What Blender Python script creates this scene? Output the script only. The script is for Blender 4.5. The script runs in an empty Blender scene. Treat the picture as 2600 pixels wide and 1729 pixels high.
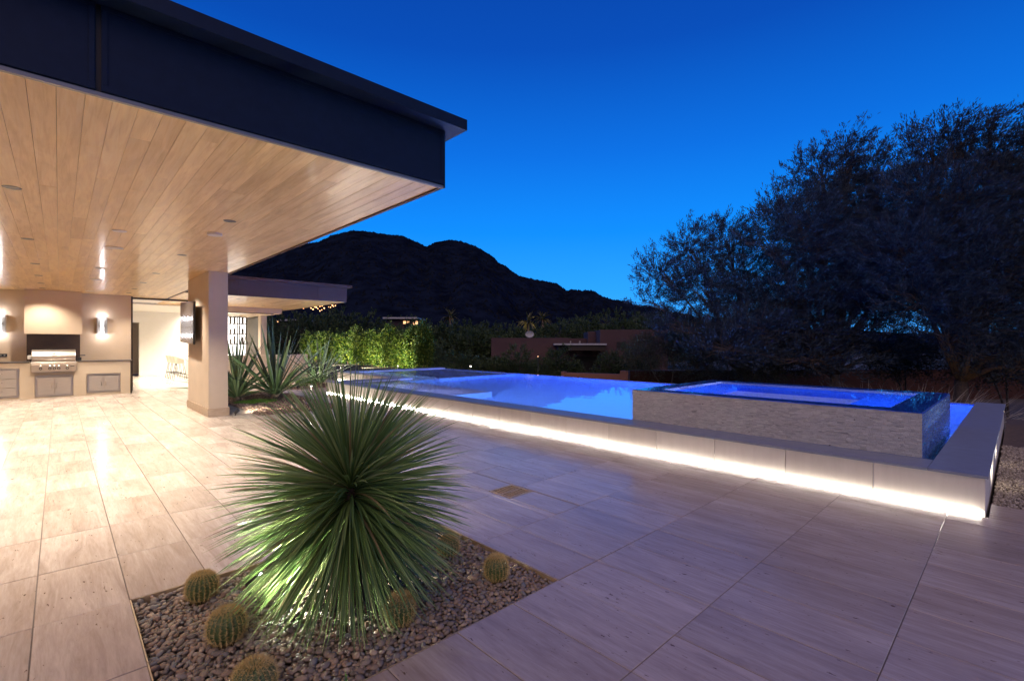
import bpy, bmesh, math, random
import numpy as np
from mathutils import Vector, Matrix, Euler, noise as mnoise

random.seed(7); RNG = np.random.default_rng(7)
R = math.radians
SC = bpy.context.scene
COL = SC.collection

# ---------------------------------------------------------------- camera
FPX, HCAM = 1218.0, 1.45
CA, SA = 0.68651835, 0.72711248            # heading of the camera in the plan
cam_d = bpy.data.cameras.new("camera"); cam = bpy.data.objects.new("camera", cam_d); COL.objects.link(cam)
cam.location = (0, 0, HCAM); cam.rotation_euler = (R(90), 0, -math.atan2(CA, SA))
cam_d.sensor_width = 36; cam_d.lens = 36 * FPX / 2600; cam_d.shift_y = 5.5 / 2600
cam_d.clip_start = 0.05; cam_d.clip_end = 6000
SC.camera = cam

# ---------------------------------------------------------------- world, sun, exposure
SC.view_settings.view_transform = 'Standard'; SC.view_settings.look = 'None'
SC.view_settings.exposure = 0.15; SC.view_settings.gamma = 1.0
try: SC.view_settings.use_curve_mapping = False
except Exception: pass
w = bpy.data.worlds.new("World"); SC.world = w; w.use_nodes = True
nt = w.node_tree; N = nt.nodes; L = nt.links; N.clear()
out = N.new('ShaderNodeOutputWorld'); bg = N.new('ShaderNodeBackground'); L.new(bg.outputs[0], out.inputs[0])
tc = N.new('ShaderNodeTexCoord'); sep = N.new('ShaderNodeSeparateXYZ'); L.new(tc.outputs['Generated'], sep.inputs[0])
rp = N.new('ShaderNodeValToRGB'); L.new(sep.outputs[2], rp.inputs[0])
SKY = [(0.0, (0.060, 0.34, 0.86)), (0.10, (0.018, 0.30, 0.88)), (0.22, (0.001, 0.215, 0.80)), (0.36, (0.0005, 0.130, 0.62)),
       (0.52, (0.0005, 0.062, 0.40)), (0.75, (0.001, 0.032, 0.25)), (1.0, (0.003, 0.022, 0.17))]
el = rp.color_ramp.elements
while len(el) < len(SKY): el.new(0.5)
for e_, (p, c) in zip(el, SKY): e_.position = p; e_.color = (*c, 1)
# a broad horizontal glow where the sun went down, dimmer to both sides
nrm = N.new('ShaderNodeVectorMath'); nrm.operation = 'DOT_PRODUCT'; L.new(tc.outputs['Generated'], nrm.inputs[0])
nrm.inputs[1].default_value = (0.76, 0.65, 0.0)
mr = N.new('ShaderNodeMapRange'); L.new(nrm.outputs['Value'], mr.inputs[0])
mr.inputs[1].default_value = -1; mr.inputs[2].default_value = 1; mr.inputs[3].default_value = 0.36; mr.inputs[4].default_value = 1.14
mul = N.new('ShaderNodeMix'); mul.data_type = 'RGBA'; mul.blend_type = 'MULTIPLY'; mul.inputs[0].default_value = 1
L.new(rp.outputs[0], mul.inputs[6]); L.new(mr.outputs[0], mul.inputs[7])
sky = N.new('ShaderNodeTexSky'); sky.sky_type = 'NISHITA'; sky.sun_disc = False
sky.sun_elevation = R(-2.0); sky.sun_rotation = R(230); sky.altitude = 400
sat = N.new('ShaderNodeHueSaturation'); sat.inputs['Saturation'].default_value = 1.5; L.new(sky.outputs[0], sat.inputs['Color'])
add = N.new('ShaderNodeMix'); add.data_type = 'RGBA'; add.blend_type = 'ADD'; add.inputs[0].default_value = 0.02
L.new(mul.outputs[2], add.inputs[6]); L.new(sat.outputs[0], add.inputs[7])
L.new(add.outputs[2], bg.inputs[0]); bg.inputs[1].default_value = 1.05

sd = bpy.data.lights.new("warm_fill", 'SUN'); sun = bpy.data.objects.new("warm_fill", sd); COL.objects.link(sun)
sd.energy = 1.22; sd.angle = R(70); sd.color = (1.0, 0.70, 0.60)  # added pinkish fill from behind the camera, warms the blue-lit terrace
sun.rotation_euler = Vector((0.55, 0.50, -0.62)).to_track_quat('-Z', 'Y').to_euler()

SC.cycles.max_bounces = 8; SC.cycles.diffuse_bounces = 4; SC.cycles.glossy_bounces = 4
SC.cycles.transmission_bounces = 8; SC.cycles.transparent_max_bounces = 8
SC.cycles.caustics_reflective = False; SC.cycles.caustics_refractive = True
SC.cycles.sample_clamp_indirect = 3.0; SC.cycles.blur_glossy = 0.5
try: SC.cycles.use_denoising = True
except Exception: pass

# ---------------------------------------------------------------- helpers
def at(u, F):
    """ground position seen in column u of the photograph at depth F"""
    a = (u - 1300) / FPX
    return F * (CA + SA * a), F * (SA - CA * a)
def pz(v, F): return HCAM + (870 - v) * F / FPX
def proj(x, y, z):
    F = CA * x + SA * y; r = SA * x - CA * y
    if F < 0.2: return None
    return 1300 + FPX * r / F, 870 - FPX * (z - HCAM) / F

def tag(o, label=None, cat=None, group=None, kind=None):
    if label: o['label'] = label
    if cat: o['category'] = cat
    if group: o['group'] = group
    if kind: o['kind'] = kind
    return o
def empty(name, loc=(0, 0, 0), rz=0, **k):
    o = bpy.data.objects.new(name, None); COL.objects.link(o); o.location = loc; o.rotation_euler = (0, 0, rz)
    o.empty_display_size = 0.1
    return tag(o, **k)
def link(name, me, m=None, parent=None, loc=(0, 0, 0), rot=(0, 0, 0)):
    o = bpy.data.objects.new(name, me); COL.objects.link(o)
    if m and not me.materials: me.materials.append(m)
    o.location = loc; o.rotation_euler = rot
    if parent: o.parent = parent
    return o
class MB:
    """collects boxes, tubes and loose faces, then makes one mesh object"""
    def __init__(s): s.v = []; s.f = []; s.sm = []
    def face(s, pts, smooth=False):
        b = len(s.v); s.v += [tuple(p) for p in pts]; s.f.append(tuple(range(b, b + len(pts)))); s.sm.append(smooth); return s
    def box(s, x0, x1, y0, y1, z0, z1):
        if x1 < x0: x0, x1 = x1, x0
        if y1 < y0: y0, y1 = y1, y0
        if z1 < z0: z0, z1 = z1, z0
        b = len(s.v)
        s.v += [(x0, y0, z0), (x1, y0, z0), (x1, y1, z0), (x0, y1, z0), (x0, y0, z1), (x1, y0, z1), (x1, y1, z1), (x0, y1, z1)]
        for q in ((0, 3, 2, 1), (4, 5, 6, 7), (0, 1, 5, 4), (1, 2, 6, 5), (2, 3, 7, 6), (3, 0, 4, 7)):
            s.f.append(tuple(b + i for i in q)); s.sm.append(False)
        return s
    def tube(s, pts, rad, n=8, cap=True, smooth=True):
        pts = [Vector(p) for p in pts]; k = len(pts)
        if not hasattr(rad, '__len__'): rad = [rad] * k
        b = len(s.v); up = Vector((0.13, 0.31, 0.94))
        for i, p in enumerate(pts):
            d = (pts[min(i + 1, k - 1)] - pts[max(i - 1, 0)]).normalized()
            a = d.cross(up)
            if a.length < 0.05: a = d.cross(Vector((1, 0, 0)))
            a.normalize(); c = d.cross(a)
            for j in range(n):
                t = 2 * math.pi * j / n
                s.v.append(tuple(p + (a * math.cos(t) + c * math.sin(t)) * rad[i]))
        for i in range(k - 1):
            for j in range(n):
                s.f.append((b + i * n + j, b + i * n + (j + 1) % n, b + (i + 1) * n + (j + 1) % n, b + (i + 1) * n + j)); s.sm.append(smooth)
        if cap:
            s.f.append(tuple(b + j for j in range(n))[::-1]); s.sm.append(False)
            s.f.append(tuple(b + (k - 1) * n + j for j in range(n))); s.sm.append(False)
        return s
    def lathe(s, prof, n=20, c=(0, 0, 0), smooth=True):
        """prof: (radius, z) list, revolved about a vertical axis through c"""
        b = len(s.v)
        for r, z in prof:
            for j in range(n):
                t = 2 * math.pi * j / n; s.v.append((c[0] + r * math.cos(t), c[1] + r * math.sin(t), c[2] + z))
        for i in range(len(prof) - 1):
            for j in range(n):
                s.f.append((b + i * n + j, b + i * n + (j + 1) % n, b + (i + 1) * n + (j + 1) % n, b + (i + 1) * n + j)); s.sm.append(smooth)
        return s
    def mesh(s, name, bevel=0):
        me = bpy.data.meshes.new(name); me.from_pydata(s.v, [], s.f)
        me.polygons.foreach_set('use_smooth', s.sm)
        if bevel:
            bm = bmesh.new(); bm.from_mesh(me)
            es = [e for e in bm.edges if len(e.link_faces) == 2 and e.calc_face_angle(0) > 0.6]
            bmesh.ops.bevel(bm, geom=es, offset=bevel, segments=2, affect='EDGES', profile=0.6, clamp_overlap=True)
            bm.to_mesh(me); bm.free()
        me.update(); return me
    def build(s, name, m, parent=None, bevel=0, **k):
        o = link(name, s.mesh(name, bevel), m, parent); return tag(o, **k)
def box(name, m, x0, x1, y0, y1, z0, z1, parent=None, bevel=0, **k):
    return MB().box(x0, x1, y0, y1, z0, z1).build(name, m, parent, bevel, **k)
def np_mesh(name, V, F, smooth=False):
    """V (n,3), F (m,k) arrays to a mesh"""
    me = bpy.data.meshes.new(name); V = np.asarray(V, np.float32); F = np.asarray(F, np.int32); k = F.shape[1]
    me.vertices.add(len(V)); me.vertices.foreach_set('co', V.ravel())
    me.loops.add(F.size); me.loops.foreach_set('vertex_index', F.ravel())
    me.polygons.add(len(F)); me.polygons.foreach_set('loop_start', np.arange(0, F.size, k, dtype=np.int32))
    me.polygons.foreach_set('loop_total', np.full(len(F), k, np.int32))
    me.polygons.foreach_set('use_smooth', np.full(len(F), smooth, bool))
    me.update(calc_edges=True); me.validate(); return me

# ---------------------------------------------------------------- materials
def newmat(name):
    m = bpy.data.materials.new(name); m.use_nodes = True
    return m, m.node_tree, m.node_tree.nodes['Principled BSDF']
def setb(b, **k):
    for a, v in k.items():
        b.inputs[{'base': 'Base Color', 'rough': 'Roughness', 'metal': 'Metallic', 'spec': 'Specular IOR Level', 'ior': 'IOR',
                  'trans': 'Transmission Weight', 'coat': 'Coat Weight', 'coatr': 'Coat Roughness', 'sss': 'Subsurface Weight'}[a]].default_value = (*v, 1) if a == 'base' else v
def coords(nt, scale=(1, 1, 1), rnd=True, space='Object'):
    n = nt.nodes; t = n.new('ShaderNodeTexCoord'); src = t.outputs[space]
    if rnd:
        oi = n.new('ShaderNodeObjectInfo'); g = n.new('ShaderNodeNewGeometry')
        a = n.new('ShaderNodeMath'); a.operation = 'ADD'; nt.links.new(oi.outputs['Random'], a.inputs[0]); nt.links.new(g.outputs['Random Per Island'], a.inputs[1])
        m2 = n.new('ShaderNodeMath'); m2.operation = 'MULTIPLY'; m2.inputs[1].default_value = 37.0; nt.links.new(a.outputs[0], m2.inputs[0])
        ad = n.new('ShaderNodeVectorMath'); ad.operation = 'ADD'; nt.links.new(src, ad.inputs[0]); nt.links.new(m2.outputs[0], ad.inputs[1]); src = ad.outputs[0]
    mp = n.new('ShaderNodeMapping'); mp.inputs['Scale'].default_value = scale; nt.links.new(src, mp.inputs[0])
    return mp.outputs[0]
def rnd_val(nt):
    n = nt.nodes; oi = n.new('ShaderNodeObjectInfo'); g = n.new('ShaderNodeNewGeometry')
    a = n.new('ShaderNodeMath'); a.operation = 'ADD'; nt.links.new(oi.outputs['Random'], a.inputs[0]); nt.links.new(g.outputs['Random Per Island'], a.inputs[1])
    f = n.new('ShaderNodeMath'); f.operation = 'FRACT'; nt.links.new(a.outputs[0], f.inputs[0]); return f.outputs[0]
def tex(nt, co, scale, detail=3, rough=0.55, dist=0):
    t = nt.nodes.new('ShaderNodeTexNoise'); t.inputs['Scale'].default_value = scale; t.inputs['Detail'].default_value = detail
    t.inputs['Roughness'].default_value = rough; t.inputs['Distortion'].default_value = dist
    nt.links.new(co, t.inputs['Vector']); return t.outputs['Fac']
def ramp(nt, fac, stops):
    r = nt.nodes.new('ShaderNodeValToRGB'); e = r.color_ramp.elements
    while len(e) < len(stops): e.new(0.5)
    for q, (p, c) in zip(e, stops): q.position = p; q.color = (*c, 1) if hasattr(c, '__len__') else (c, c, c, 1)
    nt.links.new(fac, r.inputs[0]); return r.outputs[0]
def mixc(nt, a, b, fac=None, mode='MULTIPLY', f=1.0):
    m = nt.nodes.new('ShaderNodeMix'); m.data_type = 'RGBA'; m.blend_type = mode; m.inputs[0].default_value = f
    if fac is not None: nt.links.new(fac, m.inputs[0])
    for s, i in ((a, 6), (b, 7)):
        if isinstance(s, tuple): m.inputs[i].default_value = (*s, 1)
        else: nt.links.new(s, m.inputs[i])
    return m.outputs[2]
def bump(nt, b, h, strength=0.3, dist=0.01):
    n = nt.nodes.new('ShaderNodeBump'); n.inputs['Strength'].default_value = strength; n.inputs['Distance'].default_value = dist
    nt.links.new(h, n.inputs['Height']); nt.links.new(n.outputs[0], b.inputs['Normal'])

M = {}
def plain(name, base, rough=0.6, metal=0.0, var=0.12, scale=6.0, bmp=0.0, bscale=120, **k):
    m, t, b = newmat(name); setb(b, base=base, rough=rough, metal=metal, **k)
    co = coords(t, rnd=False); f = tex(t, co, scale, 4)
    c = ramp(t, f, [(0.25, tuple(x * (1 - var) for x in base)), (0.75, tuple(min(1, x * (1 + var)) for x in base))])
    t.links.new(c, b.inputs['Base Color'])
    if bmp: bump(t, b, tex(t, co, bscale, 3), bmp, 0.004)
    M[name] = m; return m
def emit(name, col, strength):
    m, t, b = newmat(name); setb(b, base=(0.8, 0.8, 0.8), rough=0.4)
    b.inputs['Emission Color'].default_value = (*col, 1); b.inputs['Emission Strength'].default_value = strength
    M[name] = m; return m
def travertine(name, dark, mid, light, rough0, rough1, axis=1):
    m, t, b = newmat(name)
    sv = (9, 0.9, 9) if axis == 1 else (0.9, 9, 9)
    sp = (26, 9, 26) if axis == 1 else (9, 26, 26)
    co = coords(t, sv); v1 = tex(t, co, 1.6, 8, 0.72, 0.9)
    c = ramp(t, v1, [(0.22, dark), (0.45, mid), (0.72, light)])
    v2 = tex(t, coords(t, (1.3, 0.35, 1)), 2.2, 3)
    c = mixc(t, c, ramp(t, v2, [(0.3, (0.84, 0.80, 0.77)), (0.7, (1.06, 1.05, 1.04))]))
    rv = rnd_val(t); c = mixc(t, c, ramp(t, rv, [(0.0, (0.85, 0.84, 0.83)), (0.5, (0.97, 0.965, 0.96)), (1.0, (1.07, 1.07, 1.07))]))
    pit = tex(t, coords(t, sp), 1.9, 3, 0.6); msk = tex(t, coords(t, (1, 1, 1)), 3.5, 2)
    pm = t.nodes.new('ShaderNodeMath'); pm.operation = 'MULTIPLY_ADD'; pm.inputs[1].default_value = 0.22; t.links.new(msk, pm.inputs[0]); t.links.new(pit, pm.inputs[2])
    pf = ramp(t, pm.outputs[0], [(0.80, 0.0), (0.825, 1.0)])
    c = mixc(t, c, (0.16, 0.105, 0.07), fac=pf, mode='MIX')
    fine = tex(t, coords(t, (40, 4, 40) if axis == 1 else (4, 40, 40)), 2.0, 4, 0.7)
    c = mixc(t, c, ramp(t, fine, [(0.3, (0.88, 0.86, 0.84)), (0.7, (1.05, 1.05, 1.05))]))
    t.links.new(c, b.inputs['Base Color'])
    rr = t.nodes.new('ShaderNodeMapRange'); rr.inputs[3].default_value = rough0; rr.inputs[4].default_value = rough1; t.links.new(v2, rr.inputs[0])
    t.links.new(rr.outputs[0], b.inputs['Roughness'])
    inv = ramp(t, pm.outputs[0], [(0.79, 1.0), (0.825, 0.0)]); bump(t, b, inv, 0.06, 0.003)
    M[name] = m; return m
travertine('travertine', (0.36, 0.295, 0.24), (0.52, 0.445, 0.375), (0.65, 0.575, 0.50), 0.13, 0.30)
travertine('travertine_inside', (0.55, 0.47, 0.38), (0.66, 0.58, 0.49), (0.74, 0.67, 0.58), 0.12, 0.2)
travertine('travertine_plinth', (0.33, 0.24, 0.16), (0.46, 0.35, 0.25), (0.56, 0.45, 0.34), 0.3, 0.4, axis=0)

def wood():
    m, t, b = newmat('maple_ceiling'); rv = rnd_val(t)
    co = coords(t, (16, 0.8, 16)); g = tex(t, co, 2.0, 8, 0.6, 1.2)
    c = ramp(t, g, [(0.25, (0.78, 0.49, 0.185)), (0.5, (0.92, 0.645, 0.285)), (0.75, (0.96, 0.73, 0.38))])
    big = tex(t, coords(t, (3, 0.45, 1)), 2.5, 3, 0.6, 0.8)
    c = mixc(t, c, ramp(t, big, [(0.3, (0.84, 0.76, 0.68)), (0.6, (1.04, 1.02, 1.0))]))
    c = mixc(t, c, ramp(t, rv, [(0.0, (0.87, 0.82, 0.76)), (0.25, (0.95, 0.93, 0.90)), (0.6, (1.0, 1.0, 1.0)), (1.0, (1.12, 1.14, 1.18))]))
    t.links.new(c, b.inputs['Base Color'])
    setb(b, rough=0.42, coat=0.35, coatr=0.14); bump(t, b, g, 0.04, 0.002); M['wood'] = m
wood()
plain('stucco', (0.54, 0.43, 0.325), 0.75, var=0.05, scale=3, bmp=0.15, bscale=90)
plain('stucco_wall', (0.50, 0.385, 0.275), 0.75, var=0.06, scale=2.5, bmp=0.15, bscale=70)
plain('counter_face', (0.60, 0.49, 0.36), 0.7, var=0.05, scale=3, bmp=0.1)
plain('white_wall', (0.80, 0.76, 0.69), 0.7, var=0.02)
plain('bronze_metal', (0.008, 0.017, 0.045), 0.55, 0.0, spec=0.2, var=0.12, scale=14, bmp=0.1, bscale=300)
plain('brown_metal', (0.050, 0.020, 0.011), 0.55, 0.0, spec=0.15, var=0.08, scale=5)
plain('dark_frame', (0.035, 0.025, 0.018), 0.45, 0.4)
plain('dark_void', (0.012, 0.01, 0.009), 0.8)
plain('black_stone', (0.05, 0.03, 0.02), 0.35, var=0.4, scale=4)
plain('counter_top', (0.10, 0.085, 0.075), 0.3, var=0.2, scale=30)
plain('grey_trim', (0.30, 0.28, 0.26), 0.45, 0.6)
plain('white_disc', (0.75, 0.68, 0.60), 0.6)
plain('plastic_black', (0.02, 0.02, 0.022), 0.4)
plain('plastic_white', (0.72, 0.70, 0.66), 0.5)
plain('screen', (0.05, 0.04, 0.035), 0.16, var=0.0, spec=0.5)
plain('pool_panel', (0.66, 0.62, 0.55), 0.55, var=0.05, scale=4, bmp=0.1, bscale=60)
def panelmat():
    m = M['pool_panel']; t = m.node_tree; b = t.nodes['Principled BSDF']; old = b.inputs['Base Color'].links[0].from_socket
    st = tex(t, coords(t, (7, 7, 0.8)), 2.0, 5, 0.65); rv = rnd_val(t)
    c = mixc(t, old, ramp(t, st, [(0.3, (0.95, 0.945, 0.935)), (0.65, (1.02, 1.02, 1.02))])); c = mixc(t, c, ramp(t, rv, [(0.0, (0.90, 0.89, 0.88)), (1.0, (1.05, 1.05, 1.05))]))
    t.links.new(c, b.inputs['Base Color'])
panelmat()
plain('coping', (0.24, 0.27, 0.34), 0.42, var=0.10, scale=9, bmp=0.12, bscale=160)
plain('plaster', (0.72, 0.76, 0.82), 0.6, var=0.04, scale=4)
plain('rim_tile', (0.02, 0.12, 0.60), 0.3, var=0.25, scale=40)  # blue glow of the lit spa water put into the base colour
plain('mortar', (0.17, 0.135, 0.105), 0.85, var=0.15, scale=30)
plain('grout_dark', (0.16, 0.14, 0.125), 0.8, var=0.15, scale=30)
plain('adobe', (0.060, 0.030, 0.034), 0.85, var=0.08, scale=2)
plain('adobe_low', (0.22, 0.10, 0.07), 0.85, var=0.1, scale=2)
plain('brass', (0.50, 0.38, 0.22), 0.5, 0.3, var=0.2, scale=20)
plain('soil', (0.10, 0.07, 0.05), 0.95, var=0.5, scale=25, bmp=0.6, bscale=60)
plain('terrain', (0.060, 0.048, 0.036), 0.95, var=0.4, scale=0.4)
plain('bark', (0.10, 0.07, 0.05), 0.9, var=0.4, scale=20, bmp=0.5, bscale=60)
plain('bark_light', (0.20, 0.13, 0.085), 0.9, var=0.3, scale=20)
plain('stool_shell', (0.74, 0.66, 0.54), 0.6)
plain('roofing', (0.35, 0.35, 0.36), 0.7)
plain('rock', (0.16, 0.12, 0.09), 0.9, var=0.35, scale=6, bmp=0.5, bscale=30)
def steel():
    m, t, b = newmat('steel'); co = coords(t, (1, 1, 60), rnd=False); f = tex(t, co, 5, 3)
    t.links.new(ramp(t, f, [(0.3, (0.56, 0.50, 0.43)), (0.7, (0.68, 0.61, 0.53))]), b.inputs['Base Color']); setb(b, metal=1.0, rough=0.34); M['steel'] = m
    m2 = m.copy(); m2.name = 'steel_door'; m2.node_tree.nodes['Principled BSDF'].inputs['Roughness'].default_value = 0.55; M['steel_door'] = m2
steel()
def leafmat(name, c0, c1, c2, rough=0.42, spec=0.5, tr=0.0, dry=None):
    m, t, b = newmat(name); rv = rnd_val(t)
    c = ramp(t, rv, [(0.0, c0), (0.55, c1), (0.96, c2), (0.975, dry or c2)]); t.links.new(c, b.inputs['Base Color']); setb(b, rough=rough, spec=spec)
    if tr:
        tl = t.nodes.new('ShaderNodeBsdfTranslucent'); t.links.new(c, tl.inputs[0]); mx = t.nodes.new('ShaderNodeMixShader'); mx.inputs[0].default_value = tr
        o = t.nodes['Material Output']; t.links.new(b.outputs[0], mx.inputs[1]); t.links.new(tl.outputs[0], mx.inputs[2]); t.links.new(mx.outputs[0], o.inputs[0])
    M[name] = m
leafmat('yucca_leaf', (0.10, 0.19, 0.055), (0.20, 0.32, 0.095), (0.38, 0.47, 0.19), 0.32, 0.8, 0.28, dry=(0.34, 0.26, 0.13))
leafmat('furcraea_leaf', (0.045, 0.085, 0.035), (0.075, 0.125, 0.05), (0.12, 0.17, 0.075), 0.45, 0.5)
leafmat('hedge_leaf', (0.016, 0.050, 0.008), (0.060, 0.13, 0.015), (0.22, 0.27, 0.04), 0.5, 0.4, 0.2)
leafmat('mesquite_leaf', (0.020, 0.030, 0.040), (0.036, 0.050, 0.066), (0.060, 0.078, 0.098), 0.6, 0.3, 0.3)
leafmat('dark_leaf', (0.022, 0.040, 0.014), (0.035, 0.060, 0.020), (0.055, 0.08, 0.03), 0.6, 0.3)
leafmat('olive_leaf', (0.035, 0.040, 0.022), (0.055, 0.06, 0.034), (0.08, 0.085, 0.05), 0.6, 0.3)
leafmat('grass_leaf', (0.05, 0.12, 0.015), (0.08, 0.19, 0.02), (0.14, 0.26, 0.03), 0.5, 0.4, 0.2)
leafmat('palm_leaf', (0.05, 0.055, 0.02), (0.10, 0.10, 0.04), (0.16, 0.15, 0.07), 0.5, 0.4)
leafmat('spine', (0.52, 0.36, 0.10), (0.70, 0.52, 0.20), (0.85, 0.68, 0.34), 0.5, 0.4)
leafmat('scrub_leaf', (0.005, 0.006, 0.009), (0.008, 0.010, 0.014), (0.013, 0.014, 0.019), 0.9, 0.0)
def pebblemat():
    m, t, b = newmat('pebble'); rv = rnd_val(t)
    c = ramp(t, rv, [(0.0, (0.152, 0.129, 0.104)), (0.2, (0.230, 0.197, 0.160)), (0.4, (0.305, 0.235, 0.160)), (0.55, (0.206, 0.213, 0.202)),
                     (0.7, (0.366, 0.288, 0.209)), (0.85, (0.260, 0.175, 0.118)), (1.0, (0.488, 0.410, 0.293))])
    c = mixc(t, c, ramp(t, tex(t, coords(t), 55, 4), [(0.3, (0.75, 0.75, 0.75)), (0.7, (1.15, 1.13, 1.1))]))
    t.links.new(c, b.inputs['Base Color']); setb(b, rough=0.58, spec=0.3); M['pebble'] = m
    m, t, b = newmat('gravel'); rv = rnd_val(t)
    c = ramp(t, rv, [(0.0, (0.18, 0.15, 0.12)), (0.5, (0.30, 0.26, 0.21)), (1.0, (0.45, 0.40, 0.33))]); t.links.new(c, b.inputs['Base Color']); setb(b, rough=0.7); M['gravel'] = m
    m, t, b = newmat('mulch'); rv = rnd_val(t)
    c = ramp(t, rv, [(0.0, (0.10, 0.06, 0.045)), (0.5, (0.17, 0.11, 0.08)), (1.0, (0.28, 0.20, 0.15))]); t.links.new(c, b.inputs['Base Color']); setb(b, rough=0.85); M['mulch'] = m
    m, t, b = newmat('mosaic'); rv = rnd_val(t)
    c = ramp(t, rv, [(0.0, (0.40, 0.41, 0.405)), (0.5, (0.48, 0.485, 0.475)), (0.93, (0.54, 0.545, 0.53)), (0.97, (0.62, 0.64, 0.60))]); t.links.new(c, b.inputs['Base Color'])
    t.links.new(ramp(t, rv, [(0.0, 0.42), (0.90, 0.30), (0.95, 0.10)]), b.inputs['Roughness']); setb(b, spec=0.6); M['mosaic'] = m
    m, t, b = newmat('mosaic_bluelit'); rv = rnd_val(t)
    c = ramp(t, rv, [(0.0, (0.07, 0.14, 0.40)), (0.5, (0.11, 0.21, 0.52)), (1.0, (0.18, 0.30, 0.62))]); t.links.new(c, b.inputs['Base Color']); setb(b, rough=0.12, spec=0.9); M['mosaic_bluelit'] = m  # blue light of the pool put into the tile colour
    m, t, b = newmat('cactus'); rv = rnd_val(t)
    f = tex(t, coords(t, rnd=False), 14, 3)
    t.links.new(ramp(t, f, [(0.3, (0.045, 0.085, 0.022)), (0.7, (0.085, 0.14, 0.04))]), b.inputs['Base Color']); setb(b, rough=0.5); M['cactus'] = m
pebblemat()
def watermat(name, absorb, density, bmp, scl):
    m, t, b = newmat(name); setb(b, base=(1, 1, 1), rough=0.02, trans=1.0, ior=1.33)
    co = coords(t, (1, 0.6, 1), rnd=False); n1 = tex(t, co, scl, 3, 0.5, 0.6); bump(t, b, n1, bmp, 0.05)
    va = t.nodes.new('ShaderNodeVolumeAbsorption'); va.inputs[0].default_value = (*absorb, 1); va.inputs[1].default_value = density
    t.links.new(va.outputs[0], t.nodes['Material Output'].inputs['Volume']); M[name] = m
watermat('pool_water', (0.08, 0.42, 1.0), 0.26, 0.05, 1.1)
watermat('spa_water', (0.25, 0.5, 1.0), 0.25, 0.004, 1.5)
emit('led_strip', (1.0, 0.91, 0.80), 112.0)
emit('sconce_glow', (0.93, 0.96, 1.0), 5.0)
emit('lens_glow', (1.0, 0.9, 0.75), 10.0)
emit('spot_glow', (0.95, 1.0, 0.92), 40.0)
emit('window_warm', (1.0, 0.50, 0.18), 1.6)
emit('shelf_glow', (1.0, 0.95, 0.88), 2.2)
emit('room_panel', (1.0, 0.93, 0.82), 4.0)
emit('city_light', (1.0, 0.45, 0.16), 5.0)

def lamp(kind, name, loc, energy, color=(1, 1, 1), aim=None, parent=None, **k):
    d = bpy.data.lights.new(name, kind); o = bpy.data.objects.new(name, d); COL.objects.link(o)
    d.energy = energy; d.color = color; o.location = loc
    for a, v in k.items(): setattr(d, a, v)
    if aim is not None: o.rotation_euler = Vector(aim).to_track_quat('-Z', 'Y').to_euler()
    if parent: o.parent = parent
    return o
WARM = (1.0, 0.89, 0.76)

# ================================================================ SETTING
# ---------------------------------------------------------------- terrain
def sstep(a, b, x):
    t = min(1, max(0, (x - a) / (b - a))); return t * t * (3 - 2 * t)
def ground_z(x, y):
    F = CA * x + SA * y
    z = -0.45
    out_x = max(x - 13.2, 0); 
    drop = sstep(12.6, 14.5, x) * (1 - sstep(17.5, 20, y) * (1 - sstep(17.5, 21, x)))
    drop = max(drop, sstep(48, 60, y), sstep(17.5, 21, x))
    z = -0.45 - 1.25 * drop
    if y > 18.2 and x > 7.5: z = max(z, -0.05 - 1.65 * max(sstep(16.5, 21, x), sstep(48, 60, y)))
    if x > 7.3 and 5.3 < x < 12.9 and y < 18.3 and y > 0.15: z = -2.4
    elif 5.3 < x < 12.9 and 0.15 < y < 18.3: z = -2.4
    if F > 60: z -= 3.5 * sstep(60, 160, F)
    z += 0.10 * mnoise.noise((x * 0.15, y * 0.15, 3)) * (1 if (x > 15 or y > 30) else 0)
    return z
def terrain():
    gx = list(np.arange(-14, 34, 0.55)) ; gx = [-900, -400, -150, -60, -30] + gx + [38, 45, 60, 90, 150, 260, 500, 1000, 2200]
    gy = [-900, -400, -150, -60, -30] + list(np.arange(-14, 62, 0.55)) + [68, 80, 110, 160, 260, 500, 1000, 2200]
    V = [(x, y, ground_z(x, y)) for y in gy for x in gx]; nx = len(gx)
    F = [(j * nx + i, j * nx + i + 1, (j + 1) * nx + i + 1, (j + 1) * nx + i) for j in range(len(gy) - 1) for i in range(nx - 1)]
    o = link('ground', np_mesh('ground', V, F, True), M['terrain']); tag(o, kind='structure', label='dark desert ground falling away beyond the pool')
terrain()

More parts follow.
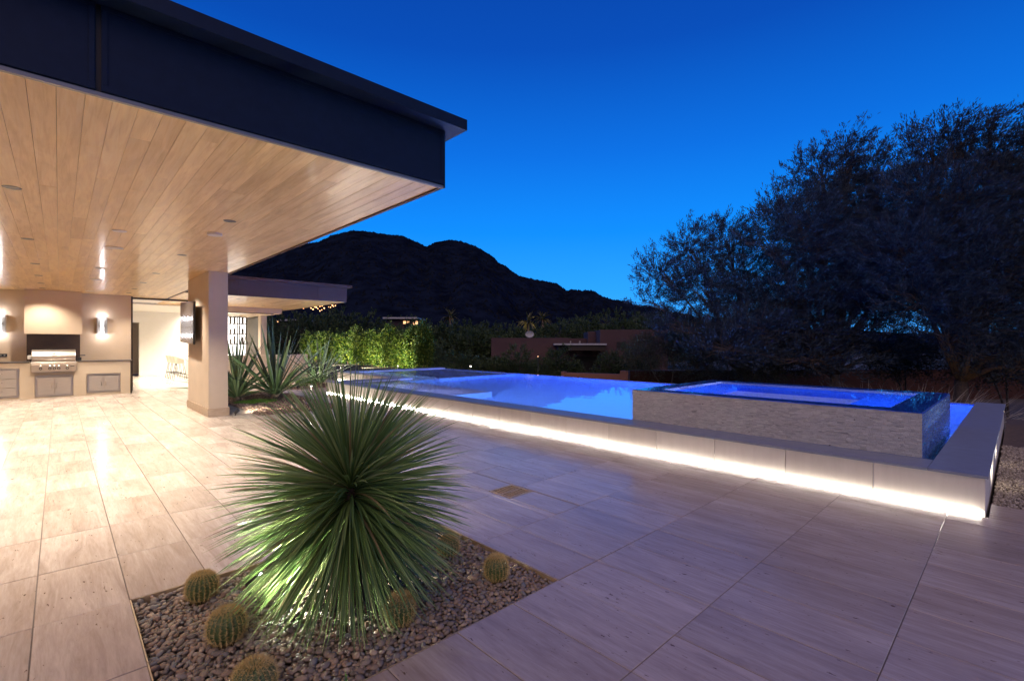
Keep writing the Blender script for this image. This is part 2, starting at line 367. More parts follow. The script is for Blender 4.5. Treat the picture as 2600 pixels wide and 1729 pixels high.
# ---------------------------------------------------------------- mountain
RIDGE = [(-400, 770), (0, 760), (300, 730), (450, 700), (560, 672), (640, 655), (700, 640), (769, 620), (808, 615), (846, 597), (897, 585.5), (926, 587), (986, 596), (1021, 599), (1063, 617),
         (1085, 627), (1105, 615), (1140, 609), (1173, 613), (1211, 627), (1253, 652), (1262, 664), (1288, 681), (1316, 700), (1353, 709), (1415, 720),
         (1437, 738), (1457, 735), (1499, 744), (1555, 761), (1597, 765), (1611, 775), (1653, 777), (1700, 791), (1800, 812), (1950, 830), (2300, 846), (2800, 850)]
def mountain():
    us = np.arange(-400, 2800, 3.5); ru = np.interp(us, [p[0] for p in RIDGE], [p[1] for p in RIDGE])
    Fr = 620.0; rows = []
    ts = [-1.0 + k / 44 for k in range(44)] + [0, 0.05, 0.2, 0.5, 1.0]; RI = 44
    V = []
    for t in ts:
        F = Fr + 330 * t
        for u, rv_ in zip(us, ru):
            hz = HCAM + (870 - rv_) * Fr / FPX
            x, y = at(u, Fr); 
            k = F / Fr; x *= k; y *= k
            prof = (1 - abs(t)) ** (0.85 if t < 0 else 1.3)
            base = -5
            nz = mnoise.noise((x * 0.012, y * 0.012, 0)) * 13 + mnoise.noise((x * 0.04, y * 0.04, 2)) * 5 + mnoise.noise((x * 0.13, y * 0.13, 5)) * 2.4
            gully = abs(mnoise.noise((u * 0.011, t * 1.5, 9))) * 30 * min(1, abs(t) * 4)
            amp = min(1, abs(t) * 6)
            z = base + (hz - base) * prof + nz * amp * prof - gully * prof * (t < 0)
            if t == 0: z += mnoise.noise((u * 0.11, 0, 7)) * 0.9 + mnoise.noise((u * 0.35, 3, 7)) * 0.8
            V.append((x, y, z))
    nx = len(us); F_ = [(j * nx + i, j * nx + i + 1, (j + 1) * nx + i + 1, (j + 1) * nx + i) for j in range(len(ts) - 1) for i in range(nx - 1)]
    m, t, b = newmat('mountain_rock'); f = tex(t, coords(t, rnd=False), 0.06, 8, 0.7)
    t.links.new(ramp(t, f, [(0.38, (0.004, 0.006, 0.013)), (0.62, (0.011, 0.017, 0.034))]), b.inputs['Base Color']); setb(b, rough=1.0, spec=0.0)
    o = link('mountain', np_mesh('mountain', V, F_, True), m); tag(o, kind='structure', label='dark rounded desert mountain against the blue dusk sky')
    # brush and boulders scattered over the slopes and along the skyline
    P = np.array(V).reshape(len(ts), nx, 3); vs = []; fs = []
    def blob(p, s):
        b0 = len(vs); k = 6
        for j in range(k):
            a = 2 * math.pi * j / k; vs.append((p[0] + s * math.cos(a), p[1] + s * math.sin(a), p[2] - s * 0.6))
        vs.append((p[0], p[1], p[2] + s * random.uniform(0.5, 1.1)))
        for j in range(k): fs.append((b0 + j, b0 + (j + 1) % k, b0 + k))
    for i in range(150, nx - 250):
        for q in range(2):
            if random.random() < 0.8:
                p = P[RI, i] + (P[RI, i + 1] - P[RI, i]) * random.random(); blob(p + np.array((0, 0, -0.4)), random.choice([0.5, 0.8, 1.2, 1.7]))
        for q in range(10):
            j = random.randint(8, 43); a = P[j, i]; bb = P[j + 1, i]; blob(a + (bb - a) * random.random(), random.uniform(0.8, 2.2))
    o = link('mountain_brush', np_mesh('mountain_brush', vs, fs), M['scrub_leaf']); tag(o, kind='stuff', label='dark desert brush covering the mountain slopes', cat='brush')
mountain()

# ---------------------------------------------------------------- terrace tiles
TX, TY = 0.3865, 0.757; OX, OY = 0.29, 3.45
def sub_rect(rs, h):
    out = []
    for (a, b, c, d) in rs:
        if h[0] >= b or h[1] <= a or h[2] >= d or h[3] <= c: out.append((a, b, c, d)); continue
        if h[0] > a: out.append((a, h[0], c, d))
        if h[1] < b: out.append((h[1], b, c, d))
        x0, x1 = max(a, h[0]), min(b, h[1])
        if h[2] > c: out.append((x0, x1, c, h[2]))
        if h[3] < d: out.append((x0, x1, h[3], d))
    return [r for r in out if r[1] - r[0] > 0.02 and r[3] - r[2] > 0.02]
PLANTER = (0.29, 2.2225, 0.3, 3.45)
PLANTER = (OX, OX + 5 * TX, OY - 5 * TY, OY)          # its near end lies below the frame
PLANTER = (OX, OX + 5 * TX, -0.335, OY)
NOTCH = (OX + 5 * TX - 0.0, 99, -9, 1.936)
BED1 = (2.90, 4.72, 10.35, 15.6)
BED2 = (5.15, 7.1, 15.45, 17.2)
DRAIN = (3.055, 3.365, 3.265, 3.565)
def area_px(r, z=0):
    c = [proj(x, y, z) for x in (r[0], r[1]) for y in (r[2], r[3])]
    if any(p is None for p in c): return 0
    us = [p[0] for p in c]; vs_ = [p[1] for p in c]
    if max(us) < 0 or min(us) > 2600 or max(vs_) < 0 or min(vs_) > 1729: return 0
    a = [proj(r[0], r[2], z), proj(r[1], r[2], z), proj(r[1], r[3], z), proj(r[0], r[3], z)]
    return abs(sum(a[i][0] * a[(i + 1) % 4][1] - a[(i + 1) % 4][0] * a[i][1] for i in range(4))) / 2
_mcache = {}
def slab_mesh(w_, l_, h_, bev, key):
    k = (round(w_, 3), round(l_, 3), key)
    if k not in _mcache:
        mb = MB(); x, y = w_ / 2, l_ / 2
        mb.v = [(-x, -y, -h_), (x, -y, -h_), (x, y, -h_), (-x, y, -h_), (-x, -y, -bev), (x, -y, -bev), (x, y, -bev), (-x, y, -bev),
                (-x + bev, -y + bev, 0), (x - bev, -y + bev, 0), (x - bev, y - bev, 0), (-x + bev, y - bev, 0)]
        mb.f = [(0, 1, 5, 4), (1, 2, 6, 5), (2, 3, 7, 6), (3, 0, 4, 7), (4, 5, 9, 8), (5, 6, 10, 9), (6, 7, 11, 10), (7, 4, 8, 11), (8, 9, 10, 11)]
        mb.sm = [False] * 9; _mcache[k] = mb.mesh(key)
    return _mcache[k]
# planter: a square cut with its near right part paved again
PL = (OX, OX + 5 * TX, 1.936, OY)
terr = MB()
for r in sub_rect([(-6, 5.6, -3, 18.85)], PL):
    for q in sub_rect([r], BED1):
        for q2 in sub_rect(sub_rect([q], BED2), (3.055, 3.365, 3.265, 3.565)): terr.box(q2[0], q2[1], q2[2], q2[3], -0.30, -0.0045)
terr.box(5.6, 7.78, 13.72, 15.44, -0.3, -0.0045); terr.box(7.1, 7.78, 15.45, 20.9, -0.3, -0.0045); terr.box(5.6, 7.1, 17.2, 20.9, -0.3, -0.0045); terr.box(5.6, 6.1, -3, 0.18, -0.3, -0.0045)
terrace = terr.build('terrace', M['mortar'], kind='structure', label='travertine terrace of long rectangular tiles')
rects = []
for i in range(-12, 21):
    for j in range(-9, 24):
        a, c = OX + i * TX, OY + j * TY; g = 0.0024
        r = (a, a + TX, c, c + TY)
        if r[0] > 7.7: continue
        rs = [r]
        for hole in (PL, BED1, BED2, DRAIN, (2.12, 2.46, 10.88, 12.9), (-9, 1.5, 17.6, 30), (-9, 9, 18.85, 30) if r[0] < 3.3 else (-9, 9, 20.9, 30)): rs = sub_rect(rs, hole)
        # pool footprint and the ground right of the pool
        rs = sub_rect(rs, (5.6, 99, 0.18, 13.72)); rs = sub_rect(rs, (7.77, 99, 13.7, 99)); rs = sub_rect(rs, (6.1, 99, -99, 0.19))
        for q in rs: rects.append((q[0] + g, q[1] - g, q[2] + g, q[3] - g))
rects = [q for q in rects if q[1] - q[0] > 0.015 and q[3] - q[2] > 0.015]
rects.sort(key=lambda q: -area_px(q))
rest = MB()
for n_, q in enumerate(rects):
    wv, lv = q[1] - q[0], q[3] - q[2]; cx, cy = (q[0] + q[1]) / 2, (q[2] + q[3]) / 2
    dz = random.uniform(-0.0012, 0.0012)
    if n_ < 298:
        link('tile', slab_mesh(wv, lv, 0.027, 0.0015, 'tile'), M['travertine'], terrace, (cx, cy, dz))
    else:
        me = slab_mesh(wv, lv, 0.027, 0.0015, 'tile'); b0 = len(rest.v)
        rest.v += [(v.co.x + cx, v.co.y + cy, v.co.z + dz) for v in me.vertices]
        for p in me.polygons: rest.f.append(tuple(b0 + k for k in p.vertices)); rest.sm.append(False)
rest.build('tiles', M['travertine'], terrace, kind='stuff')

# drain grate in the terrace
dr = empty('drain_grate', (3.21, 3.415, 0), label='square cast drain grate with two rows of slots set in the paving', cat='drain')
g = MB(); x0 = -0.15
g.box(-0.152, 0.152, -0.152, -0.128, -0.012, 0.004).box(-0.152, 0.152, 0.128, 0.152, -0.012, 0.004).box(-0.152, -0.128, -0.128, 0.128, -0.012, 0.004).box(0.128, 0.152, -0.128, 0.128, -0.012, 0.004)
g.build('frame', M['brass'], dr)
g = MB().box(-0.128, 0.128, -0.010, 0.010, -0.012, 0.002)
for k in range(8):
    x = -0.128 + 0.256 * k / 7
    g.box(x - 0.006, x + 0.006, -0.128, 0.128, -0.0125, 0.0015)
g.build('bars', M['brass'], dr)
box('sump', M['dark_void'], -0.15, 0.15, -0.15, 0.15, -0.0155, -0.0125, dr)

# ================================================================ POOL
PX, PXI, PR, PF = 5.62, 6.03, 0.20, 12.42
pool = empty('swimming_pool', (8, 8, 0), label='raised swimming pool lit blue behind a pale panelled wall', cat='pool')
def lp(o): o.parent = pool; o.matrix_parent_inverse = Matrix.Translation((-8, -8, 0)); return o
WT = 0.315
c = MB(); c.box(PX + 0.02, PXI, PR + 0.02, 13.68, -1.5, WT).box(PXI, PF, PR + 0.02, 0.56, -1.5, WT)
c.box(PXI, 7.82, 13.3, 13.68, -1.5, WT).box(7.82, 8.2, 13.3, 18.03, -1.5, WT).box(8.2, 12.55, 17.65, 18.03, -1.5, WT)
lp(c.build('shell', M['plaster']))
lp(box('infinity_wall', M['plaster'], 12.40, 12.60, 0.56, 17.65, -2.6, 0.292))
c = MB(); c.box(5.9, 12.5, 0.3, 17.9, -1.6, -1.0); lp(c.build('pool_floor', M['plaster']))
lp(box('shallow_ledge', M['plaster'], PXI, 7.6, 8.75, 13.3, -1.0, 0.02))
lp(box('pool_step', M['plaster'], 8.2, 9.3, 13.3, 17.65, -1.0, 0.0))
lp(box('swim_bench', M['plaster'], PXI, 12.4, 13.0, 13.3, -1.0, 0.02))
# outer face panels, each its own part, seams 4 mm
pm = {}
ys = [PR + 0.7575 * k for k in range(18)] + [13.70]
for a, b in zip(ys[:-1], ys[1:]):
    lp(box('wall_panel', M['pool_panel'], PX, PX + 0.0195, a + (0.0 if a == PR else 0.003), b - 0.003, 0.0, WT, bevel=0.002))
for k in range(9):
    a = PX + 0.0195 + 0.757 * k; lp(box('wall_panel', M['pool_panel'], a + 0.003, min(a + 0.754, 12.45), PR, PR + 0.0195, -0.3, WT, bevel=0.002))
for k in range(6):
    a = 13.7 + 0.7575 * k; lp(box('wall_panel', M['pool_panel'], 7.80, 7.8195, a + 0.003, min(a + 0.7545, 18.05), 0.0, WT, bevel=0.002))
for k in range(3):
    a = PX + 0.02 + 0.727 * k; lp(box('wall_panel', M['pool_panel'], a + 0.003, a + 0.724, 13.68, 13.70, 0.0, WT, bevel=0.002))
# coping slabs
def cope(x0, x1, y0, y1): lp(box('coping_slab', M['coping'], x0, x1, y0, y1, WT + 0.001, 0.34, bevel=0.003))
for k in range(9):
    a = 0.565 + 1.46 * k; cope(PX - 0.02, PXI, a + 0.0015, min(a + 1.4585, 13.72))
cope(PX - 0.02, 6.9, PR - 0.02, 0.563)
for k in range(4): cope(6.903 + 1.39 * k, min(6.9 + 1.39 * (k + 1), 12.46), PR - 0.02, 0.563)
cope(PXI + 0.002, 7.2, 13.30, 13.72); cope(7.203, 8.2, 13.30, 13.72)
for k in range(3): cope(7.78, 8.2, 13.723 + 1.45 * k, 13.72 + 1.45 * (k + 1) - 0.002 * (k < 2) - (0.02 if k == 2 else 0))
for k in range(3): cope(8.203 + 1.45 * k, min(8.2 + 1.45 * (k + 1), 12.58), 17.65, 18.05)
# waterline mosaic band along the far edge
band = MB()
for i in range(0, 340):
    for j in range(4):
        y = 0.57 + i * 0.05; z = 0.285 - 0.05 * (j + 1)
        if y < 17.62: band.box(12.388, 12.40, y + 0.002, y + 0.048, z + 0.002, z + 0.048)
lp(band.build('waterline_mosaic', M['mosaic_bluelit'], kind='stuff'))
# LED strip at the foot of the wall
lp(box('led_strip', M['led_strip'], PX - 0.016, PX - 0.004, PR + 0.02, 13.68, 0.002, 0.012))
lp(box('led_strip', M['led_strip'], 7.784, 7.796, 13.75, 18.0, 0.002, 0.010))
# water: an outline that leaves the spa out
def prism(name, pts, z0, z1, m):
    me = bpy.data.meshes.new(name); bm = bmesh.new(); vb = [bm.verts.new((x, y, z1)) for x, y in pts]; f = bm.faces.new(vb)
    r_ = bmesh.ops.extrude_face_region(bm, geom=[f]); bmesh.ops.translate(bm, vec=(0, 0, z0 - z1), verts=[e for e in r_['geom'] if isinstance(e, bmesh.types.BMVert)])
    bmesh.ops.triangulate(bm, faces=bm.faces[:]); bmesh.ops.recalc_face_normals(bm, faces=bm.faces[:]); bm.to_mesh(me); bm.free(); return link(name, me, m)
SP = (6.035, 8.63, 0.645, 3.85)
o = prism('pool_water', [(6.01, 0.54), (12.585, 0.54), (12.585, 17.67), (8.18, 17.67), (8.18, 13.32), (6.01, 13.32), (6.01, SP[3] - 0.01), (SP[1] - 0.01, SP[3] - 0.01), (SP[1] - 0.01, SP[2] + 0.01), (6.01, SP[2] + 0.01)], -1.4, 0.30, M['pool_water'])
tag(o, kind='structure', label='blue lit pool water')
for x, y, e in ((6.09, 4.9, 1), (6.09, 7.6, 1), (7.66, 9.6, 0.7), (7.66, 12.0, 0.7), (8.72, 1.5, 0.5)):
    lp(lamp('AREA', 'pool_lamp', (x, y, -0.35), 29000 * e, (0.22, 0.46, 1.0), aim=(1, 0, -0.12), shape='DISK', size=0.35))
lp(lamp('AREA', 'pool_lamp', (8.25, 15.6, 0.13), 3600, (0.22, 0.46, 1.0), aim=(1, 0, -0.1), shape='DISK', size=0.2))
for y in (9.6, 11.6): lp(lamp('AREA', 'ledge_fill', (6.06, y, 0.17), 60, (0.40, 0.45, 1.0), aim=(1, 0, -0.15), shape='DISK', size=0.10))  # added fill without a fixture, brightens the top of the ledge
for x, y in ((6.031, 4.9), (6.031, 7.6), (7.601, 9.6), (7.601, 12.0)): lp(MB().tube([(x, y, -0.35), (x + 0.03, y, -0.35)], 0.12, 16).build('light_housing', M['grey_trim']))

# ---------------------------------------------------------------- spa
spa = empty('spa', ((SP[0] + SP[1]) / 2, (SP[2] + SP[3]) / 2, 0), label='raised rectangular spa clad in fine beige stone mosaic, water to the brim', cat='spa')
def ls(o): o.parent = spa; o.matrix_parent_inverse = Matrix.Translation((-spa.location.x, -spa.location.y, 0)); return o
ZT = 0.762; r1 = 0.28; iw = 0.46
a0, a1, b0, b1 = SP
c = MB(); z0 = -1.35
c.box(a0, a1, b0, b0 + r1, z0, ZT).box(a0, a1, b1 - r1, b1, z0, ZT).box(a0, a0 + r1, b0 + r1, b1 - r1, z0, ZT).box(a1 - r1, a1, b0 + r1, b1 - r1, z0, ZT)
ls(c.build('spa_rim', M['rim_tile']))
c = MB(); e = r1; 
c.box(a0 + e, a1 - e, b0 + e, b0 + e + iw, -0.4, 0.36).box(a0 + e, a1 - e, b1 - e - iw, b1 - e, -0.4, 0.36).box(a0 + e, a0 + e + iw, b0 + e + iw, b1 - e - iw, -0.4, 0.36).box(a1 - e - iw, a1 - e, b0 + e + iw, b1 - e - iw, -0.4, 0.36)
ls(c.build('bench', M['rim_tile']))
ls(box('spa_floor', M['plaster'], a0 + e, a1 - e, b0 + e, b1 - e, -0.5, -0.15))
t_ = 0.01; c = MB(); c.box(a0 + e, a1 - e, b0 + e, b0 + e + t_, 0.36, 0.74).box(a0 + e, a1 - e, b1 - e - t_, b1 - e, 0.36, 0.74).box(a0 + e, a0 + e + t_, b0 + e + t_, b1 - e - t_, 0.36, 0.74).box(a1 - e - t_, a1 - e, b0 + e + t_, b1 - e - t_, 0.36, 0.74)
ls(c.build('inner_wall', M['plaster']))
o = box('spa_water', M['spa_water'], a0 + 0.004, a1 - 0.004, b0 + 0.004, b1 - 0.004, -1.0, 0.775); tag(o, kind='structure', label='lavender lit spa water flush with the rim')
for (x, y, d) in ((a0 + e + 0.03, 1.5, 1), (a0 + e + 0.03, 2.9, 1)):
    ls(lamp('AREA', 'spa_lamp', (x, y, 0.46), 800, (0.42, 0.50, 1.0), aim=(d, 0, -0.25), shape='DISK', size=0.2))
ls(lamp('AREA', 'spa_lamp', (a0 + e + iw + 0.03, 2.2, 0.1), 1900, (0.52, 0.56, 1.0), aim=(1, 0, -0.1), shape='DISK', size=0.2))
def mosaic(name, m, face, length, zlo, zhi, wm=0.062, hm=0.0125):
    V = []; F = []; rows = int((zhi - zlo) / hm)
    for r_ in range(rows):
        z = zlo + r_ * hm; s = -random.random() * wm
        while s < length:
            w_ = wm * random.uniform(0.35, 1.3); p, q = max(0, s), min(length, s + w_)
            if q - p > 0.008:
                g_ = 0.0009; th = 0.006; tl = [random.gauss(0, 0.0006 if random.random() < 0.85 else 0.002) for _ in range(3)]
                b_ = len(V)
                quad = [(p + g_, z + g_), (q - g_, z + g_), (q - g_, z + hm - g_), (p + g_, z + hm - g_)]
                for (ss, zz), k in zip(quad, (-1, 1, 1, -1)): V.append(face(ss, zz, 0))
                for (ss, zz), k, kz in zip(quad, (-1, 1, 1, -1), (-1, -1, 1, 1)): V.append(face(ss, zz, th + tl[0] * k + tl[1] * kz))
                for f in ((4, 5, 6, 7), (0, 1, 5, 4), (1, 2, 6, 5), (2, 3, 7, 6), (3, 0, 4, 7)): F.append([b_ + k for k in f])
            s += w_
    return ls(tag(link(name, np_mesh(name, V, F), m), kind='stuff'))
mosaic('mosaic_cladding', M['mosaic'], lambda s, z, t: (a0 - t + 0.001, b1 - s, z), b1 - b0, 0.341, 0.772)
mosaic('mosaic_cladding', M['mosaic_bluelit'], lambda s, z, t: (a0 + s, b0 - t + 0.001, z), a1 - a0, -0.10, 0.772)
ls(box('mosaic_bed', M['grout_dark'], a0 - 0.002, a0, b0 + 0.001, b1, 0.341, 0.768))

# ================================================================ PAVILION
CZ = 2.85
pav = empty('pavilion', (0, 10, 0), label='open pavilion with dark metal fascia and pale wood plank ceiling', cat='pavilion')
def lv(o): o.parent = pav; o.matrix_parent_inverse = Matrix.Translation((0, -10, 0)); return o
def planks(owner_fn, name_back, X0, X1, Y0, Y1, pitch, off, z, limit, holes=()):
    back = owner_fn(box(name_back, M['dark_frame'], X0, X1, Y0, Y1, z + 0.016, z + 0.05))
    rs = []; k0 = int(math.floor((X0 - off) / pitch)); x = off + k0 * pitch
    while x < X1:
        y = Y0 - random.random() * 2.0
        while y < Y1:
            l_ = random.choice([1.5, 2.1, 2.7, 3.3, 3.9]); q = (max(x, X0) + 0.0006, min(x + pitch, X1) - 0.0006, max(y, Y0) + 0.0005, min(y + l_, Y1) - 0.001)
            if q[1] - q[0] > 0.02 and q[3] - q[2] > 0.05: rs.append(q)
            y += l_
        x += pitch
    rs.sort(key=lambda q: -area_px(q, z)); rest = MB()
    for n_, q in enumerate(rs):
        wv, lv_ = q[1] - q[0], q[3] - q[2]; cx, cy = (q[0] + q[1]) / 2, (q[2] + q[3]) / 2; dz = random.uniform(-0.0008, 0.0008)
        me = slab_mesh(wv, lv_, 0.014, 0.0012, 'plank')
        if n_ < limit:
            o = link('plank', me, M['wood']); o.parent = back; o.location = (cx, cy, z + dz); o.rotation_euler = (0, math.pi, 0)
        else:
            b_ = len(rest.v); rest.v += [(cx - v.co.x, cy + v.co.y, z + dz - v.co.z) for v in me.vertices]
            for p in me.polygons: rest.f.append(tuple(b_ + i for i in p.vertices)); rest.sm.append(False)
    if rest.v:
        o = rest.build('planks', M['wood'], back, kind='stuff')
    return back
ceil = planks(lambda o: o, 'ceiling', -4.4, 2.485, 3.59, 18.8, 0.1195, -0.012, CZ, 296)
ceil.parent = pav; ceil.matrix_parent_inverse = Matrix.Translation((0, -10, 0))
# trims and fascia
lv(box('edge_trim', M['grey_trim'], -4.4, 2.52, 3.562, 3.588, 2.838, 2.862))
lv(box('edge_trim', M['brown_metal'], 2.487, 2.520, 3.589, 18.0, 2.838, 2.858))
for a, b in ((-4.4, -2.5), (-2.497, -1.0), (-0.997, 0.148), (0.172, 2.512)):
    lv(box('fascia_panel', M['bronze_metal'], a, b, 3.556, 3.58, 2.866, 3.352, bevel=0.003))
for a, b in ((-4.4, 0.147), (0.173, 2.512)):
    lv(box('fascia_trim', M['bronze_metal'], a, b, 3.550, 3.5555, 2.868, 2.905)); lv(box('fascia_trim', M['bronze_metal'], a, b, 3.550, 3.5555, 3.325, 3.350))
for a in (0.120, 0.176, 2.485): lv(box('fascia_trim', M['bronze_metal'], a, a + 0.024, 3.550, 3.5555, 2.906, 3.324))
lv(box('fascia_joint', M['dark_frame'], 0.148, 0.172, 3.566, 3.58, 2.866, 3.352))
lv(box('fascia_return', M['bronze_metal'], 2.5145, 2.526, 3.552, 3.575, 2.84, 3.352))
lv(box('fascia_panel', M['brown_metal'], 2.507, 2.524, 3.582, 18.0, 2.866, 3.352))
lv(box('roof_deck', M['roofing'], -4.4, 2.50, 3.585, 18.8, 2.95, 3.34))
cap = MB().box(-4.4, 2.668, 3.41, 18.8, 3.354, 3.450); lv(cap.build('roof_cap', M['bronze_metal'], bevel=0.004))
# column with stone plinth
colm = lv(box('column', M['stucco'], 2.12, 2.455, 10.87, 12.9, 0.165, CZ, bevel=0.004))
lv(box('column_plinth', M['travertine_plinth'], 2.098, 2.478, 10.845, 12.925, 0.0, 0.165, bevel=0.003))
# back wall, hood, niche
lv(box('back_wall', M['stucco_wall'], -4.4, 1.56, 18.2, 18.45, 0, CZ - 0.002))
lv(box('hood', M['stucco_wall'], -0.66, 0.46, 17.78, 18.199, 1.68, CZ - 0.003, bevel=0.003))
lv(box('niche', M['black_stone'], -0.63, 0.43, 18.185, 18.199, 0.957, 1.679))
lv(box('side_wall', M['stucco_wall'], -4.6, -4.4, 3.6, 18.45, 0, CZ))
# discs (speakers) and small ceiling items
for (x, y, r_, h_) in ((1.45, 7.09, 0.085, 0.028), (0.55, 7.75, 0.075, 0.008), (0.59, 9.18, 0.11, 0.008), (0.60, 14.06, 0.11, 0.008), (0.57, 11.9, 0.075, 0.008), (0.61, 17.3, 0.10, 0.008)):
    sp = empty('ceiling_speaker', (x, y, CZ), cat='speaker', group='round white discs in the pavilion ceiling')
    sp['label'] = {1.45: 'thick round pale disc standing proud of the plank ceiling near its right edge', 0.55: 'small flat round cover in the ceiling, nearest of its row', 0.59: 'flat round pale grille in the ceiling, second of its row',
                   0.60: 'flat round pale grille before the hood, fourth of its row', 0.57: 'small flat disc beside the bright ceiling reflection, third of its row', 0.61: 'flat round grille right above the grill hood, last of its row'}[x]
    MB().lathe([(0, -h_), (r_ * 0.9, -h_), (r_ * 0.93, -h_ + 0.001)], 28, smooth=False).build('grille', M['white_disc'], sp)
    MB().lathe([(r_ * 0.93, -h_ - 0.001), (r_, -h_ + 0.002), (r_, 0.0)], 28).build('rim', M['white_disc'], sp)
# downlights
dl_words = {-0.31: 'left row', 1.43: 'right row'}
ords = ['first','second','third','fourth','fifth','sixth','seventh','eighth','ninth','tenth','eleventh','twelfth','thirteenth','fourteenth','fifteenth','sixteenth','seventeenth','eighteenth','nineteenth','twentieth','twenty-first','twenty-second']
def downlight(x, y, z, label, group, energy, size=120):
    o = empty('downlight', (x, y, z), label=label, cat='downlight', group=group)
    MB().lathe([(0.066, 0.0), (0.062, -0.004), (0.048, -0.003), (0.043, 0.001)], 20).build('trim', M['plastic_black'], o)
    MB().lathe([(0.046, -0.0025), (0.0, -0.0025)], 20).build('lens', M['plastic_black'], o)
    lamp('SPOT', 'downlight_lamp', (0, 0, -0.02), energy, WARM, parent=o, spot_size=R(size), spot_blend=0.7, shadow_soft_size=0.05)
    return o
for x in (-0.31, 1.43):
    for k, y in enumerate((6.25, 9.2, 12.0, 14.05, 15.85, 17.25)):
        downlight(x, y, CZ, f'{ords[k]} recessed dark downlight in the {dl_words[x]} of the plank ceiling, counting towards the grill', 'recessed downlights in the pavilion ceiling', 415 if y < 13 else 215)
for y in (6.25, 9.2, 12.0, 15.0): downlight(-2.6, y, CZ, 'recessed dark downlight in the pavilion ceiling beyond the left edge', 'recessed downlights in the pavilion ceiling', 520)

# ================================================================ OUTDOOR KITCHEN
kit = empty('kitchen_counter', (0, 17.9, 0), label='long cream outdoor kitchen counter with dark top under the pavilion', cat='counter')
def lk(o): o.parent = kit; o.matrix_parent_inverse = Matrix.Translation((0, -17.9, 0)); return o
KY = 17.57
c = MB()
for (a, b, z0_, z1_) in ((-4.38, -1.55, 0, 0.925), (-1.55, -0.74, 0, 0.05), (-1.55, -0.74, 0.79, 0.925), (-0.74, -0.46, 0, 0.925), (-0.46, 0.28, 0, 0.03), (-0.46, 0.28, 0.60, 0.66), (0.28, 0.55, 0, 0.925), (0.55, 1.27, 0, 0.07), (0.55, 1.27, 0.59, 0.925), (1.27, 1.49, 0, 0.925)):
    c.box(a, b, KY, 18.19, z0_, z1_)
lk(c.build('cabinet', M['counter_face']))
lk(box('cabinet_core', M['counter_face'], -4.3, 1.48, KY + 0.09, 18.19, 0.01, 0.92))
lk(box('countertop', M['counter_top'], -4.38, -0.56, KY - 0.02, 18.183, 0.927, 0.957, bevel=0.003)); lk(box('countertop', M['counter_top'], 0.37, 1.535, KY - 0.02, 18.183, 0.927, 0.957, bevel=0.003))
lk(box('countertop', M['counter_top'], -0.56, 0.37, 18.05, 18.183, 0.927, 0.957))
lk(box('end_panel', M['dark_frame'], 1.491, 1.53, KY - 0.015, 18.19, 0.0, 0.926))
def access(x0, x1, z0_, z1_, label):
    o = empty('access_doors', ((x0 + x1) / 2, KY, 0), label=label, cat='cabinet doors', group='stainless double doors in the counter')
    cx = (x0 + x1) / 2; h = (x1 - x0) / 2
    MB().box(-h, h, -0.012, 0.06, z0_, z0_ + 0.03).box(-h, h, -0.012, 0.06, z1_ - 0.03, z1_).box(-h, -h + 0.03, -0.012, 0.06, z0_ + 0.03, z1_ - 0.03).box(h - 0.03, h, -0.012, 0.06, z0_ + 0.03, z1_ - 0.03).build('frame', M['steel'], o)
    for s in (-1, 1):
        a, b = (-h + 0.034, -0.003) if s < 0 else (0.003, h - 0.034)
        d = MB().box(a, b, -0.016, 0.01, z0_ + 0.034, z1_ - 0.05).build('door', M['steel_door'], o, bevel=0.003)
        MB().tube([(s * 0.045, -0.016, (z0_ + z1_) / 2 + 0.06), (s * 0.045, -0.045, (z0_ + z1_) / 2 + 0.045), (s * 0.045, -0.045, (z0_ + z1_) / 2 - 0.045), (s * 0.045, -0.016, (z0_ + z1_) / 2 - 0.06)], 0.007, 8).build('handle', M['steel'], d)
access(-0.45, 0.27, 0.04, 0.59, 'stainless double doors below the grill')
access(0.56, 1.26, 0.08, 0.58, 'stainless double doors near the right end of the counter')
dw = empty('drawer_stack', (-1.14, KY, 0), label='stack of three stainless drawers left of the grill', cat='drawers')
MB().box(-0.39, 0.39, -0.012, 0.06, 0.055, 0.085).box(-0.39, 0.39, -0.012, 0.06, 0.755, 0.785).box(-0.39, -0.36, -0.012, 0.06, 0.085, 0.755).box(0.36, 0.39, -0.012, 0.06, 0.085, 0.755).build('frame', M['steel'], dw)
for k in range(3):
    z = 0.09 + 0.222 * k; d = MB().box(-0.355, 0.355, -0.02, 0.01, z, z + 0.212).build('drawer', M['steel_door'], dw, bevel=0.004)
    MB().tube([(-0.10, -0.02, z + 0.13), (-0.09, -0.045, z + 0.13), (0.09, -0.045, z + 0.13), (0.10, -0.02, z + 0.13)], 0.007, 8).build('handle', M['steel'], d)
# grill
gr = empty('gas_grill', (-0.095, KY, 0), label='built-in stainless gas grill with closed hood and five knobs', cat='grill')
def extr(prof, x0, x1, smooth=False):
    mb = MB(); n = len(prof)
    for x in (x0, x1):
        for (y, z) in prof: mb.v.append((x, y, z))
    for i in range(n): mb.f.append((i, (i + 1) % n, n + (i + 1) % n, n + i)); mb.sm.append(False)
    mb.f += [tuple(range(n))[::-1], tuple(range(n, 2 * n))]; mb.sm += [False, False]; return mb
GX = 0.43
extr([(-0.03, 0.97), (-0.045, 1.0), (-0.03, 1.10), (0.03, 1.20), (0.12, 1.255), (0.24, 1.265), (0.42, 1.22), (0.46, 0.97)], -GX + 0.01, GX - 0.01).build('hood', M['steel'], gr, bevel=0.004)
extr([(-0.075, 0.69), (-0.10, 0.86), (-0.085, 0.92), (-0.02, 0.965), (0.46, 0.965), (0.46, 0.69)], -GX, GX).build('control_panel', M['steel'], gr, bevel=0.004)
